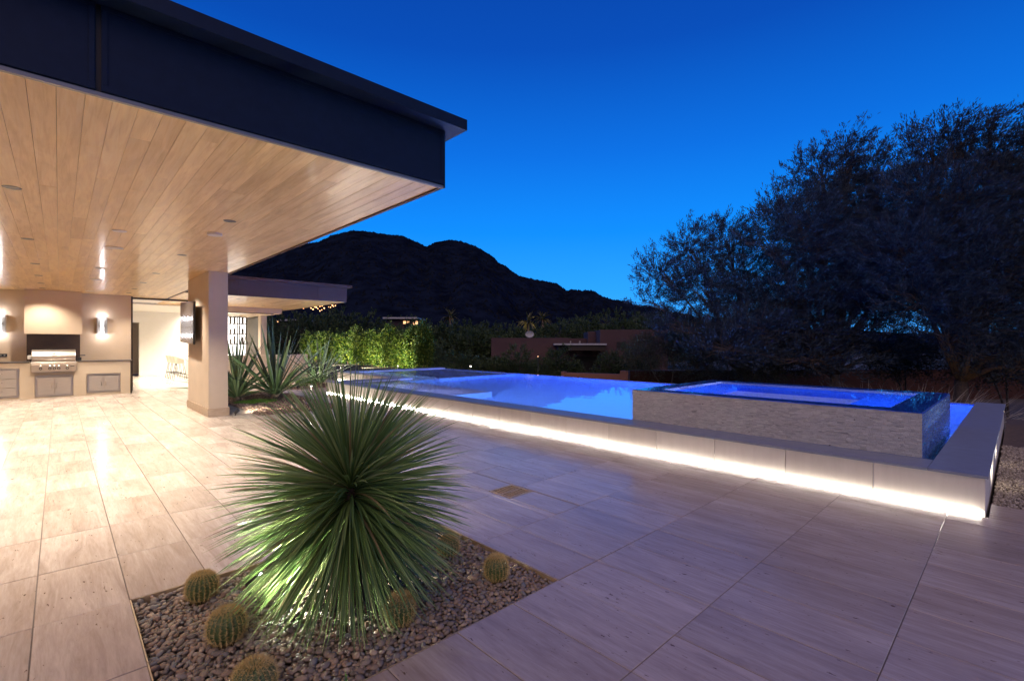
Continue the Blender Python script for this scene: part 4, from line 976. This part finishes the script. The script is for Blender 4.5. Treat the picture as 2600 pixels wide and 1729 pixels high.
# ---------------------------------------------------------------- leaf clouds, trees, hedge
def leaf_cloud(P, D, size, aspect=0.45, jitter=0.6):
    """P (n,3) leaf bases, D (n,3) directions -> quads"""
    n = len(P); D = D + RNG.normal(0, jitter, (n, 3)); D /= np.linalg.norm(D, axis=1)[:, None]
    S = np.cross(D, RNG.normal(0, 1, (n, 3))); S /= np.linalg.norm(S, axis=1)[:, None]
    L_ = size * RNG.uniform(0.6, 1.4, (n, 1)); W_ = L_ * aspect
    A = P; B = P + D * L_ * 0.5 + S * W_ * 0.5; C_ = P + D * L_; E_ = P + D * L_ * 0.5 - S * W_ * 0.5
    V = np.stack([A, B, C_, E_], 1).reshape(-1, 3); F = np.arange(4 * n).reshape(n, 4); return V, F
def tree(name, label, cat, x, y, z0, lobes, trunk_h, trunk_r, leafm, ntw, lpt, lsize, twl=0.7, wind=(0, 0, 0), group=None, bark='bark', droop=0.3, lean=(0, 0), nlimb=None, aspect=0.35, shell=0.0, spr=None):
    """lobes: (dx, dy, dz, rx, rz) relative to the base; twigs fill the lobes, limbs reach each lobe"""
    o = empty(name, (x, y, z0), label=label, cat=cat, group=group)
    mb = MB(); fork = Vector((lean[0], lean[1], trunk_h))
    mb.tube([(0, 0, -0.3), (lean[0] * 0.4, lean[1] * 0.4, trunk_h * 0.5), fork], [trunk_r * 1.3, trunk_r, trunk_r * 0.8], 8)
    PP = []; DD = []; wv = np.array(wind, float)
    tot = sum(l[3] ** 2 * l[4] for l in lobes)
    for l in lobes:
        c_ = Vector(l[:3]); mid = fork.lerp(c_, 0.5) + Vector((random.gauss(0, 0.1), random.gauss(0, 0.1), 0.15)) * l[3]
        mb.tube([fork, mid, c_], [trunk_r * 0.6, trunk_r * 0.35, trunk_r * 0.15], 6)
        n = max(6, int(ntw * l[3] ** 2 * l[4] / tot))
        for i in range(n):
            v = Vector((random.gauss(0, 1), random.gauss(0, 1), random.gauss(0, 1))).normalized(); q = (shell + (1 - shell) * random.random()) ** (1 / 2.4)
            p = c_ + Vector((v.x * l[3] * q, v.y * l[3] * q, v.z * l[4] * q))
            od = Vector((v.x, v.y, v.z * 0.8 + 0.35)) + Vector(wind) * random.uniform(0.6, 1.3)
            od.normalize(); t_l = twl * random.uniform(0.5, 1.3)
            if i % 3 == 0: mb.tube([c_.lerp(mid, random.random() * 0.6), c_.lerp(p, 0.6) + Vector((0, 0, 0.05)), p, p + od * t_l * 0.7], [trunk_r * 0.10, trunk_r * 0.07, trunk_r * 0.045, trunk_r * 0.02], 3, cap=False)
            k = RNG.uniform(0, 1, lpt); k2 = k[:, None]
            pts_ = np.array(p) + k2 * t_l * np.array(od) + np.array((0, 0, -droop * t_l)) * k2 ** 2 + RNG.normal(0, spr if spr else 0.05 + 0.05 * twl, (lpt, 3))
            PP.append(pts_); DD.append(np.repeat(np.array(od)[None], lpt, 0))
    if bark: mb.build('trunk', M[bark], o)
    V, F = leaf_cloud(np.vstack(PP), np.vstack(DD), lsize, aspect, 0.4); link('crown', np_mesh('crown', V, F), M[leafm], o)
    return o
rt = Vector((SA, -CA, 0))        # to the right of the picture, used as the wind's direction
WIND = tuple(rt * 0.55 + Vector((0, 0, 0.30)))
def rel(u, v, F, u0, F0, z0):
    x, y = at(u, F); x0_, y0_ = at(u0, F0); return x - x0_, y - y0_, pz(v, F) - z0
def bigtree(label, u0, F0, z0, lob, **k):
    x, y = at(u0, F0); L_ = [(*rel(u, v, F, u0, F0, z0), rx, rz) for (u, v, F, rx, rz) in lob]
    return tree('mesquite_tree', label, 'tree', x, y, z0, L_, leafm='mesquite_leaf', group='mesquite trees beyond the pool', aspect=0.2, spr=0.05, **k)
bigtree('spreading sparse mesquite tree, leftmost beyond the pool', 1900, 21, -1.7,
        [(1690, 700, 21, 1.1, 0.75), (1660, 770, 21, 0.9, 0.4), (1760, 640, 21, 1.0, 1.0), (1850, 620, 21.5, 1.1, 0.9), (1790, 740, 20.5, 1.3, 0.9), (1890, 720, 21, 1.4, 1.1), (1900, 820, 20.5, 1.7, 0.9), (1740, 830, 20.5, 1.3, 0.6)],
        trunk_h=1.6, trunk_r=0.16, ntw=1500, lpt=50, lsize=0.13, twl=1.05, wind=WIND)
bigtree('tall mesquite tree in the middle of the row beyond the pool', 2120, 19, -1.7,
        [(2010, 540, 19.5, 1.2, 1.1), (2090, 450, 19.5, 1.1, 1.2), (2150, 420, 19, 0.9, 1.2), (1960, 620, 19, 1.1, 1.1), (2080, 600, 18.5, 1.7, 1.6), (2200, 560, 19, 1.5, 1.7), (2230, 450, 19.5, 1.0, 1.1), (2140, 740, 18.5, 2.0, 1.3), (2010, 760, 19, 1.5, 1.1), (2250, 730, 18, 1.6, 1.3), (2060, 850, 18.5, 1.6, 0.7), (1930, 850, 18.5, 1.4, 0.8), (1840, 890, 18, 1.3, 0.5), (2060, 915, 17.5, 1.5, 0.35), (2260, 890, 17.5, 0.8, 0.4), (2180, 860, 18, 1.3, 0.6), (2290, 620, 18.5, 1.2, 1.3), (2150, 640, 19, 1.6, 1.2)],
        trunk_h=1.9, trunk_r=0.2, ntw=3600, lpt=50, lsize=0.14, twl=1.05, wind=WIND)
bigtree('windswept largest mesquite tree at the right edge of the photo', 2440, 16, -1.6,
        [(2370, 400, 16.5, 1.1, 0.9), (2440, 360, 16, 0.9, 0.6), (2520, 400, 16, 1.2, 0.9), (2340, 500, 16, 1.1, 1.0), (2440, 520, 15.5, 1.4, 1.2), (2560, 520, 15.5, 1.4, 1.4), (2380, 640, 15.5, 1.5, 1.2), (2520, 680, 15, 1.7, 1.3), (2640, 620, 15.5, 1.6, 1.6), (2340, 760, 15.5, 1.2, 0.8), (2480, 800, 15, 1.5, 0.7), (2640, 800, 15, 1.5, 0.9), (2700, 450, 16, 1.4, 1.4), (2400, 850, 15.2, 0.9, 0.4), (2300, 640, 16, 1.3, 1.2), (2430, 730, 15.5, 1.5, 1.0), (2560, 900, 15, 1.3, 0.6), (2600, 930, 14.5, 1.3, 0.5), (2460, 905, 14.8, 0.6, 0.35)],
        trunk_h=1.8, trunk_r=0.22, ntw=4300, lpt=50, lsize=0.13, twl=1.05, wind=WIND)
# lower shrubs in front of the trees
for (u, F0, v, rx, rz, lab) in ((1700, 23, 880, 1.6, 0.9, 'wide grey-green shrub right of the adobe house'), (1840, 22, 900, 1.5, 1.0, 'grey-green shrub under the leftmost mesquite'), (1980, 20, 915, 1.3, 0.8, 'grey shrub behind the spa corner'),
                                (2560, 17, 900, 1.6, 0.9, 'dark shrub below the windswept tree'), (2300, 19, 905, 1.0, 0.7, 'dark twiggy shrub behind the spa')):
    x, y = at(u, F0); z0 = -1.7; tree('desert_shrub', lab, 'shrub', x, y, z0, [(0, 0, pz(v, F0) - z0, rx, rz), (-rx * 0.6, rx * 0.4, pz(v + 20, F0) - z0, rx * 0.7, rz * 0.8)], 0.5, 0.07, 'olive_leaf', 500, 40, 0.07, 0.5, group='shrubs beyond the pool')
for (u, F0, lab) in ((2310, 13.4, 'twisted trunk clump lit warm from below, left of the lights'), (2390, 12.9, 'dry yellow grass clump glowing beside a garden light'), (2200, 13.8, 'dry brush lit orange behind the spa')):
    x, y = at(u, F0); z0 = -1.65; random.seed(int(u)); o = empty('dry_brush', (x, y, z0), label=lab, cat='brush', group='dry brush lit by garden lights'); V = []; F = []
    for i in range(420):
        th = random.uniform(0, 6.28); q = random.uniform(0, 0.35); v, f = blade((q * math.cos(th), q * math.sin(th), 0), (math.cos(th) * 0.7, math.sin(th) * 0.7, 1), random.uniform(1.3, 2.7), 0.018, random.uniform(0.3, 1.2), 5, 0.2, random.gauss(0, 1)); b = len(V); V += v; F += [tuple(b + k for k in ff) for ff in f]
    link('stems', np_mesh('stems', V, F), M['gravel'], o)
random.seed(17)
for (u, F0, du, e, lab) in ((2180, 12.9, 0.3, 14, 'garden spotlight lighting the brush behind the spa, left one'), (2330, 12.4, 0.2, 16, 'garden spotlight lighting the brush behind the spa, middle one'), (2480, 14.0, 0.5, 12, 'garden spotlight under the windswept tree')):
    x, y = at(u, F0); uplight('garden_spotlight', x, y, -1.55, tuple(rt * du + Vector((CA * 0.3, SA * 0.3, 0.85))), lab, e * 2.5, (1.0, 0.60, 0.30), 80, 'lens_glow', group='garden spotlights under the trees', s=1.4)
# hedge shrubs (each with trunk and crown)
hl = ['tall', 'bushy', 'narrow', 'leafy', 'dense']
for k in range(22):
    y = 21.9 + 0.92 * k + random.uniform(-0.12, 0.12); x = 14.1 + 0.05 * k + random.uniform(-0.15, 0.15); H = random.uniform(2.05, 2.55) if k < 12 else random.uniform(2.0, 2.3); rr = random.uniform(0.35, 0.44)
    lob = [(0, 0, H * 0.24, rr * 0.9, H * 0.16), (0, 0, H * 0.42, rr, H * 0.26), (0.05, 0.05, H * 0.62, rr * 1.02, H * 0.26), (random.uniform(-0.15, 0.15), random.uniform(-0.15, 0.15), H * 0.84, rr * 0.62, H * 0.17)]
    far = k > 9
    lab = {0: 'hedge shrub at the right end of the lit hedge', 1: 'hedge shrub second from the right end of the lit hedge', 2: 'hedge shrub third from the right end of the lit hedge', 3: 'hedge shrub fourth from the right end of the lit hedge', 4: 'hedge shrub fifth from the right end of the lit hedge'}.get(k, f'hedge shrub, {ords[k]} counting leftwards from the right end of the lit hedge')
    tree('hedge_shrub', lab, 'shrub', x, y, -0.06, lob, H * 0.32, 0.035, 'hedge_leaf', 440 if not far else 220, 24, 0.10 if not far else 0.13, 0.22, group='shrubs of the lit hedge', bark='bark_light', aspect=0.5, droop=-0.1)
for k, y in enumerate((23.5, 27.0, 31.5, 37.0)):
    uplight('garden_spotlight', 12.6, y - 0.8, -0.03, (1.0, 0.35, 0.42), ['garden spotlight before the right end of the hedge', 'second garden spotlight along the hedge', 'third garden spotlight along the hedge', 'farthest garden spotlight along the hedge'][k], (520, 700, 800, 800)[k], (1.0, 0.90, 0.60), 120, 'plastic_black', group='garden spotlights along the hedge', s=1.3)
# small plants at the hedge foot
for k in range(9):
    x, y = 9.5 + 0.55 * k, 20.3 + 0.05 * k; V = []; F = []
    o = empty('low_plant', (x, y, -0.05), label=f'low yellow-green plant at the foot of the hedge, {ords[k]} from the left', cat='plant', group='low plants at the foot of the hedge')
    for i in range(60):
        th = random.uniform(0, 6.28); v, f = blade((0, 0, 0), (0.8 * math.cos(th), 0.8 * math.sin(th), 1), random.uniform(0.25, 0.5), 0.03, 0.6, 3, 0.2); b = len(V); V += v; F += [tuple(b + q for q in ff) for ff in f]
    link('blades', np_mesh('blades', V, F), M['hedge_leaf'], o)
# dark unlit shrubs between hedge and adobe house
for k, (u, F0, v) in enumerate(((1110, 30, 905), (1165, 27, 890), (1215, 29, 905), (1262, 28, 905), (1310, 27, 880), (1370, 29, 915), (1425, 30, 882), (1555, 31, 895), (1610, 30, 870), (1090, 34, 860), (1030, 45, 830))):
    x, y = at(u, F0); z0 = -1.8; rz = max(1.0, (pz(v, F0) - z0) * 0.5)
    tree('dark_shrub', ['dark shrub just right of the lit hedge', 'tall dark shrub behind the pool corner', 'dark rounded shrub left of the adobe house', 'dark shrub before the left end of the adobe house', 'pointed dark shrub before the adobe house', 'low dark shrub before the adobe house wall', 'dark shrub beside the neighbour terrace', 'dark shrub before the adobe tower', 'taller dark shrub hiding the right end of the adobe house', 'broad dark shrub behind the hedge end', 'dark tree rising behind the hedge'][k], 'shrub',
         x, y, z0, [(0, 0, rz * 0.95, 1.15, rz), (0.5, -0.4, rz * 0.7, 0.9, rz * 0.7)], 0.5, 0.06, 'dark_leaf', 420, 30, 0.12, 0.35, group='dark shrubs beyond the pool')

# ================================================================ NEIGHBOUR HOUSE
NF = 42.0; nx0, ny0 = at(1440, NF)
nh = empty('adobe_house', (nx0, ny0, -3.0), -math.atan2(CA, SA) - R(4), label='low pink adobe house with flat parapets beyond the pool', cat='house')
S_ = NF / FPX
def hx(u): return (u - 1440) * S_
def hz(v): return (870 - v) * S_ + HCAM + 3.0
def nb_(name, m, u0, u1, y0, y1, v0, v1, parent=nh, **k): return MB().box(hx(u0), hx(u1), y0, y1, 0.0 if v1 is None else hz(v1), hz(v0)).build(name, m, parent, bevel=k.get('bevel', 0.03))
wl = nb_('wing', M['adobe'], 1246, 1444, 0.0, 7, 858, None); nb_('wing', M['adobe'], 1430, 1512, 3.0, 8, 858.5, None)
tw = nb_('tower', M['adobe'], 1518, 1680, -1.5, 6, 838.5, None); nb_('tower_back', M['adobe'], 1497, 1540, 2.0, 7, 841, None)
nb_('porch_roof', M['roofing'], 1405, 1530, -2.6, 2.9, 872, 876, bevel=0.01)
nb_('porch_beam', M['dark_frame'], 1440, 1528, -2.4, -2.1, 876.5, 889, bevel=0.01)
nb_('porch_wall', M['adobe'], 1444, 1517, 0.2, 0.5, 889, None)
nb_('doorway', M['dark_void'], 1460, 1512, 0.1, 0.19, 905, 945, bevel=0)
nb_('window', M['dark_void'], 1558, 1581, -1.56, -1.51, 868, 884, bevel=0)
for u in (1448, 1472): nb_('roof_vent', M['grey_trim'], u, u + 4, 1, 1.2, 866, 871.9)
d = MB(); cx_, cz_ = hx(1344), hz(848); 
for j in range(6):
    for i in range(20):
        a = 2 * math.pi * i / 20; r_ = 0.075 * j * 1.0; d.v.append((cx_ + r_ * 1.05 * math.cos(a), 1.0 - 0.15 + 0.12 * (1 - (j / 5) ** 2), cz_ + r_ * 0.8 * math.sin(a)))
for j in range(5):
    for i in range(20): d.f.append((j * 20 + i, j * 20 + (i + 1) % 20, (j + 1) * 20 + (i + 1) % 20, (j + 1) * 20 + i)); d.sm.append(True)
sdish = d.build('satellite_dish', M['roofing']); sdish.parent = None
sdish.matrix_world = nh.matrix_basis.copy() if False else Matrix.LocRotScale(nh.location, nh.rotation_euler, None)
tag(sdish, label='pale satellite dish on the adobe house roof', cat='satellite dish')
MB().tube([(cx_, 1.0, hz(858.5)), (cx_, 1.0, cz_)], 0.03, 6).build('mast', M['grey_trim']).parent = sdish
# low adobe garden wall
gw = empty('garden_wall', (0, 0, 0), label='low adobe garden wall with end piers beyond the pool', cat='wall')
def seg(u0, F0, u1, F1, v, th, hgt=1.2, m='adobe_low'):
    a = Vector((*at(u0, F0), 0)); b = Vector((*at(u1, F1), 0)); d = (b - a).normalized(); n = Vector((-d.y, d.x, 0)) * th / 2; z = pz(v, (F0 + F1) / 2)
    mb = MB(); P4 = [a - n, b - n, b + n, a + n]; mb.v = [(p.x, p.y, -2.0) for p in P4] + [(p.x, p.y, z) for p in P4]
    mb.f = [(0, 3, 2, 1), (4, 5, 6, 7), (0, 1, 5, 4), (1, 2, 6, 5), (2, 3, 7, 6), (3, 0, 4, 7)]; mb.sm = [False] * 6; return mb
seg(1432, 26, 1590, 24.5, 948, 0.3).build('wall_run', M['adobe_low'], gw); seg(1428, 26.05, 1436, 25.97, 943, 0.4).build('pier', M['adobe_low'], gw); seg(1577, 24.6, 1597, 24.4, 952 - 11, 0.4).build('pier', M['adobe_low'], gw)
seg(1598, 25, 2700, 27, 938, 0.25).build('garden_wall', M['brown_metal'], None, label='long dark garden wall running behind the trees', cat='wall')

# ================================================================ VALLEY: trees, houses, lights
random.seed(5); k = 0
spots = [(660, 70, 815, 5), (720, 62, 800, 4.5), (790, 60, 795, 5), (860, 66, 785, 5.5), (930, 70, 795, 5), (985, 85, 830, 5), (1060, 95, 812, 6), (1120, 60, 820, 4), (1180, 75, 815, 5), (1230, 66, 828, 4.5), (1290, 90, 822, 6), (1360, 100, 818, 5),
         (1430, 72, 815, 5.5), (1490, 80, 800, 6), (1550, 70, 790, 5.5), (1620, 64, 795, 5), (1690, 60, 800, 5), (1770, 58, 812, 5), (600, 80, 820, 5), (1040, 120, 800, 7), (1330, 55, 842, 3), (1200, 52, 845, 3.5)]
for (u, F0, v, rx) in spots:
    x, y = at(u, F0); z0 = -2 - 3.5 * sstep(60, 160, F0); H = pz(v, F0) - z0
    tree('valley_tree', f'dark bushy valley tree below the mountain, {ords[sorted(q[0] for q in spots).index(u)]} from the left', 'tree', x, y, z0,
         [(0, 0, H * 0.62, rx * 0.75, H * 0.36), (rx * 0.45, -rx * 0.3, H * 0.5, rx * 0.6, H * 0.33), (-rx * 0.5, rx * 0.2, H * 0.5, rx * 0.6, H * 0.33)], H * 0.3, 0.2, 'dark_leaf', 420, 26, 0.32, 0.9, group='dark trees in the valley')
# palms
for (u, F0, v, lab) in ((1341, 75, 818, 'lit palm tree behind the adobe house'), (1378, 85, 812, 'dimmer palm tree right of the lit one'), (1143, 90, 806, 'dark palm tree above the shrubs left of the adobe house')):
    x, y = at(u, F0); z0 = -3.5; zt = pz(v, F0) - z0; o = empty('palm_tree', (x, y, z0), label=lab, cat='palm', group='palms in the valley')
    MB().tube([(0, 0, -0.5), (0.1, 0, zt * 0.5), (0, 0, zt)], [0.25, 0.18, 0.16], 8).build('trunk', M['bark_light'], o)
    V = []; F = []
    for i in range(34):
        th = i * 2.4; e_ = R(random.uniform(-35, 75)); d_ = Vector((math.cos(e_) * math.cos(th), math.cos(e_) * math.sin(th), math.sin(e_)))
        v_, f_ = blade((0, 0, zt), d_, random.uniform(1.7, 2.3), 0.32, 1.0, 6, 0.35); b = len(V); V += v_; F += [tuple(b + q for q in ff) for ff in f_]
    link('fronds', np_mesh('fronds', V, F), M['palm_leaf'], o)
    if u < 1370 and u > 1200: lamp('SPOT', 'palm_lamp', (-1.5 * CA, -1.5 * SA, zt - 3.2), 260, (1.0, 0.72, 0.40), aim=(0.5 * CA, 0.5 * SA, 1), parent=o, spot_size=R(70), spot_blend=0.5)
    elif u > 1370: lamp('SPOT', 'palm_lamp', (-1.5 * CA, -1.5 * SA, zt - 3.2), 60, (1.0, 0.72, 0.40), aim=(0.5 * CA, 0.5 * SA, 1), parent=o, spot_size=R(70), spot_blend=0.5)
# far houses
def farhouse(u0, u1, vt, vb, F0, label, wins):
    x, y = at((u0 + u1) / 2, F0); o = empty('far_house', (x, y, -6), -math.atan2(CA, SA), label=label, cat='house'); s = F0 / FPX; mid = (u0 + u1) / 2
    X_ = lambda u: (u - mid) * s; Z_ = lambda v: (870 - v) * s + HCAM + 6
    MB().box(X_(u0 + 5), X_(u1 - 4), 0.8, 9, 0, Z_(vt + 4)).build('wall', M['adobe'], o); MB().box(X_(u0), X_(u1), -1.0, 10, Z_(vt + 4) + 0.01, Z_(vt)).build('roof', M['roofing'], o)
    for (a, b, c_, d_) in wins: MB().box(X_(a), X_(b), 0.74, 0.79, Z_(d_), Z_(c_)).build('window', M['window_warm'], o)
farhouse(975, 1061, 806, 830, 110, 'distant flat roofed house with orange lit windows', [(1022, 1029, 815, 822), (1032, 1037, 815, 820), (1047, 1050, 817, 825), (1053, 1059, 814, 823)])
farhouse(690, 775, 811, 826, 120, 'distant flat roofed house left behind the hedge, dark', [(700, 703, 815, 818)])
random.seed(3)
for k in range(26):
    u = random.gauss(805, 22); v = 780 + random.gauss(0, 3.0) - (u - 805) * 0.05; F0 = 200; x, y = at(u, F0); z = pz(v, F0); s = random.uniform(0.12, 0.3) 
    b = MB().lathe([(0, -s), (s * 0.8, -s * 0.5), (s, 0), (s * 0.7, s * 0.6), (0, s)], 6).build('distant_lamp', M['city_light']); b.location = (x, y, z)
    tag(b, label='tiny orange light of the far hillside neighbourhood under the second roof', cat='light', group='tiny orange lights on the far hillside')
for (u, v, F0, c_) in ((1195, 930, 22, 'lens_glow'), (1366, 905, 24, 'window_warm'), (1984, 950, 26, 'city_light'), (2004, 948, 26, 'city_light')):
    x, y = at(u, F0); z = pz(v, F0); b = MB().lathe([(0, -0.03), (0.025, -0.02), (0.03, 0), (0.02, 0.02), (0, 0.03)], 8).build('garden_lamp', M[c_]); b.location = (x, y, z)
    MB().tube([(0, 0, -0.02), (0, 0, -1.7 - z)], 0.01, 6).build('post', M['plastic_black'], b)
    tag(b, label={1195: 'tiny white garden lamp in the dark behind the pool corner', 1366: 'faint garden lamp in the shrubs before the adobe house', 1984: 'small orange garden lamp glowing left behind the spa', 2004: 'fainter orange garden lamp next to the brighter one behind the spa'}[u], cat='lamp')

# ---------------------------------------------------------------- gravel and far right garden
o = box('gravel_bed', M['soil'], 6.1, 13.4, -6, 0.175, -0.5, -0.03); tag(o, kind='structure', label='bed under the gravel right of the pool')
scatter_bits('gravel', (6.12, 9.8, -1.6, 0.17), 15000, 0.017, 'gravel', z=-0.024, label='fine pale gravel beside the end wall of the pool')
lamp('SPOT', 'wall_wash_lamp', (8.2, -0.12, 0.02), 25, WARM, aim=(0, 0.7, 1), spot_size=R(110), spot_blend=0.8, shadow_soft_size=0.03)
uplight('garden_spotlight', 11.2, -0.1, 0.0, (0, 0.4, 1), 'garden spotlight washing the end wall of the pool', 50, (1.0, 0.6, 0.35), 100, 'plastic_black')
uplight('garden_spotlight', 6.9, -0.3, 0.0, (0.1, 0.6, 0.5), 'near garden spotlight aimed at the end wall of the pool', 30, WARM, 120, 'plastic_black')
for k, (x, y, s) in enumerate(((13.6, 0.9, 0.35), (14.3, -0.2, 0.45), (15.2, 0.6, 0.3))):
    V = pebV(I2, 50 + k) * np.array((s * 1.3, s, s * 0.6)); o = link('boulder', np_mesh('boulder', V, I2[1], True), M['rock'], None, (x, y, ground_z(x, y) + 0.5 + 0.1)); tag(o, label=['round boulder at the far end of the pool edge', 'largest boulder beyond the gravel', 'small boulder farthest from the gravel'][k], cat='boulder')
for k, (x, y) in enumerate(((13.2, -0.8), (12.0, -1.2), (15.8, 1.8))):
    random.seed(40 + k); V = []; F = []; o = empty('grass_clump', (x, y, -0.1 if k < 2 else -1.5), label=['dark grass clump beyond the gravel', 'dark grass clump near the gravel edge', 'dark grass clump below the trees'][k], cat='grass', group='dark grass clumps right of the pool')
    for i in range(150):
        th = random.uniform(0, 6.28); v, f = blade((0, 0, 0), (0.7 * math.cos(th), 0.7 * math.sin(th), 1), random.uniform(0.5, 1.0), 0.012, 1.2, 5, 0.2); b = len(V); V += v; F += [tuple(b + q for q in ff) for ff in f]
    link('blades', np_mesh('blades', V, F), M['olive_leaf'], o)
print('triangles', sum(len(m.polygons) for m in bpy.data.meshes), 'objects', len(bpy.data.objects))
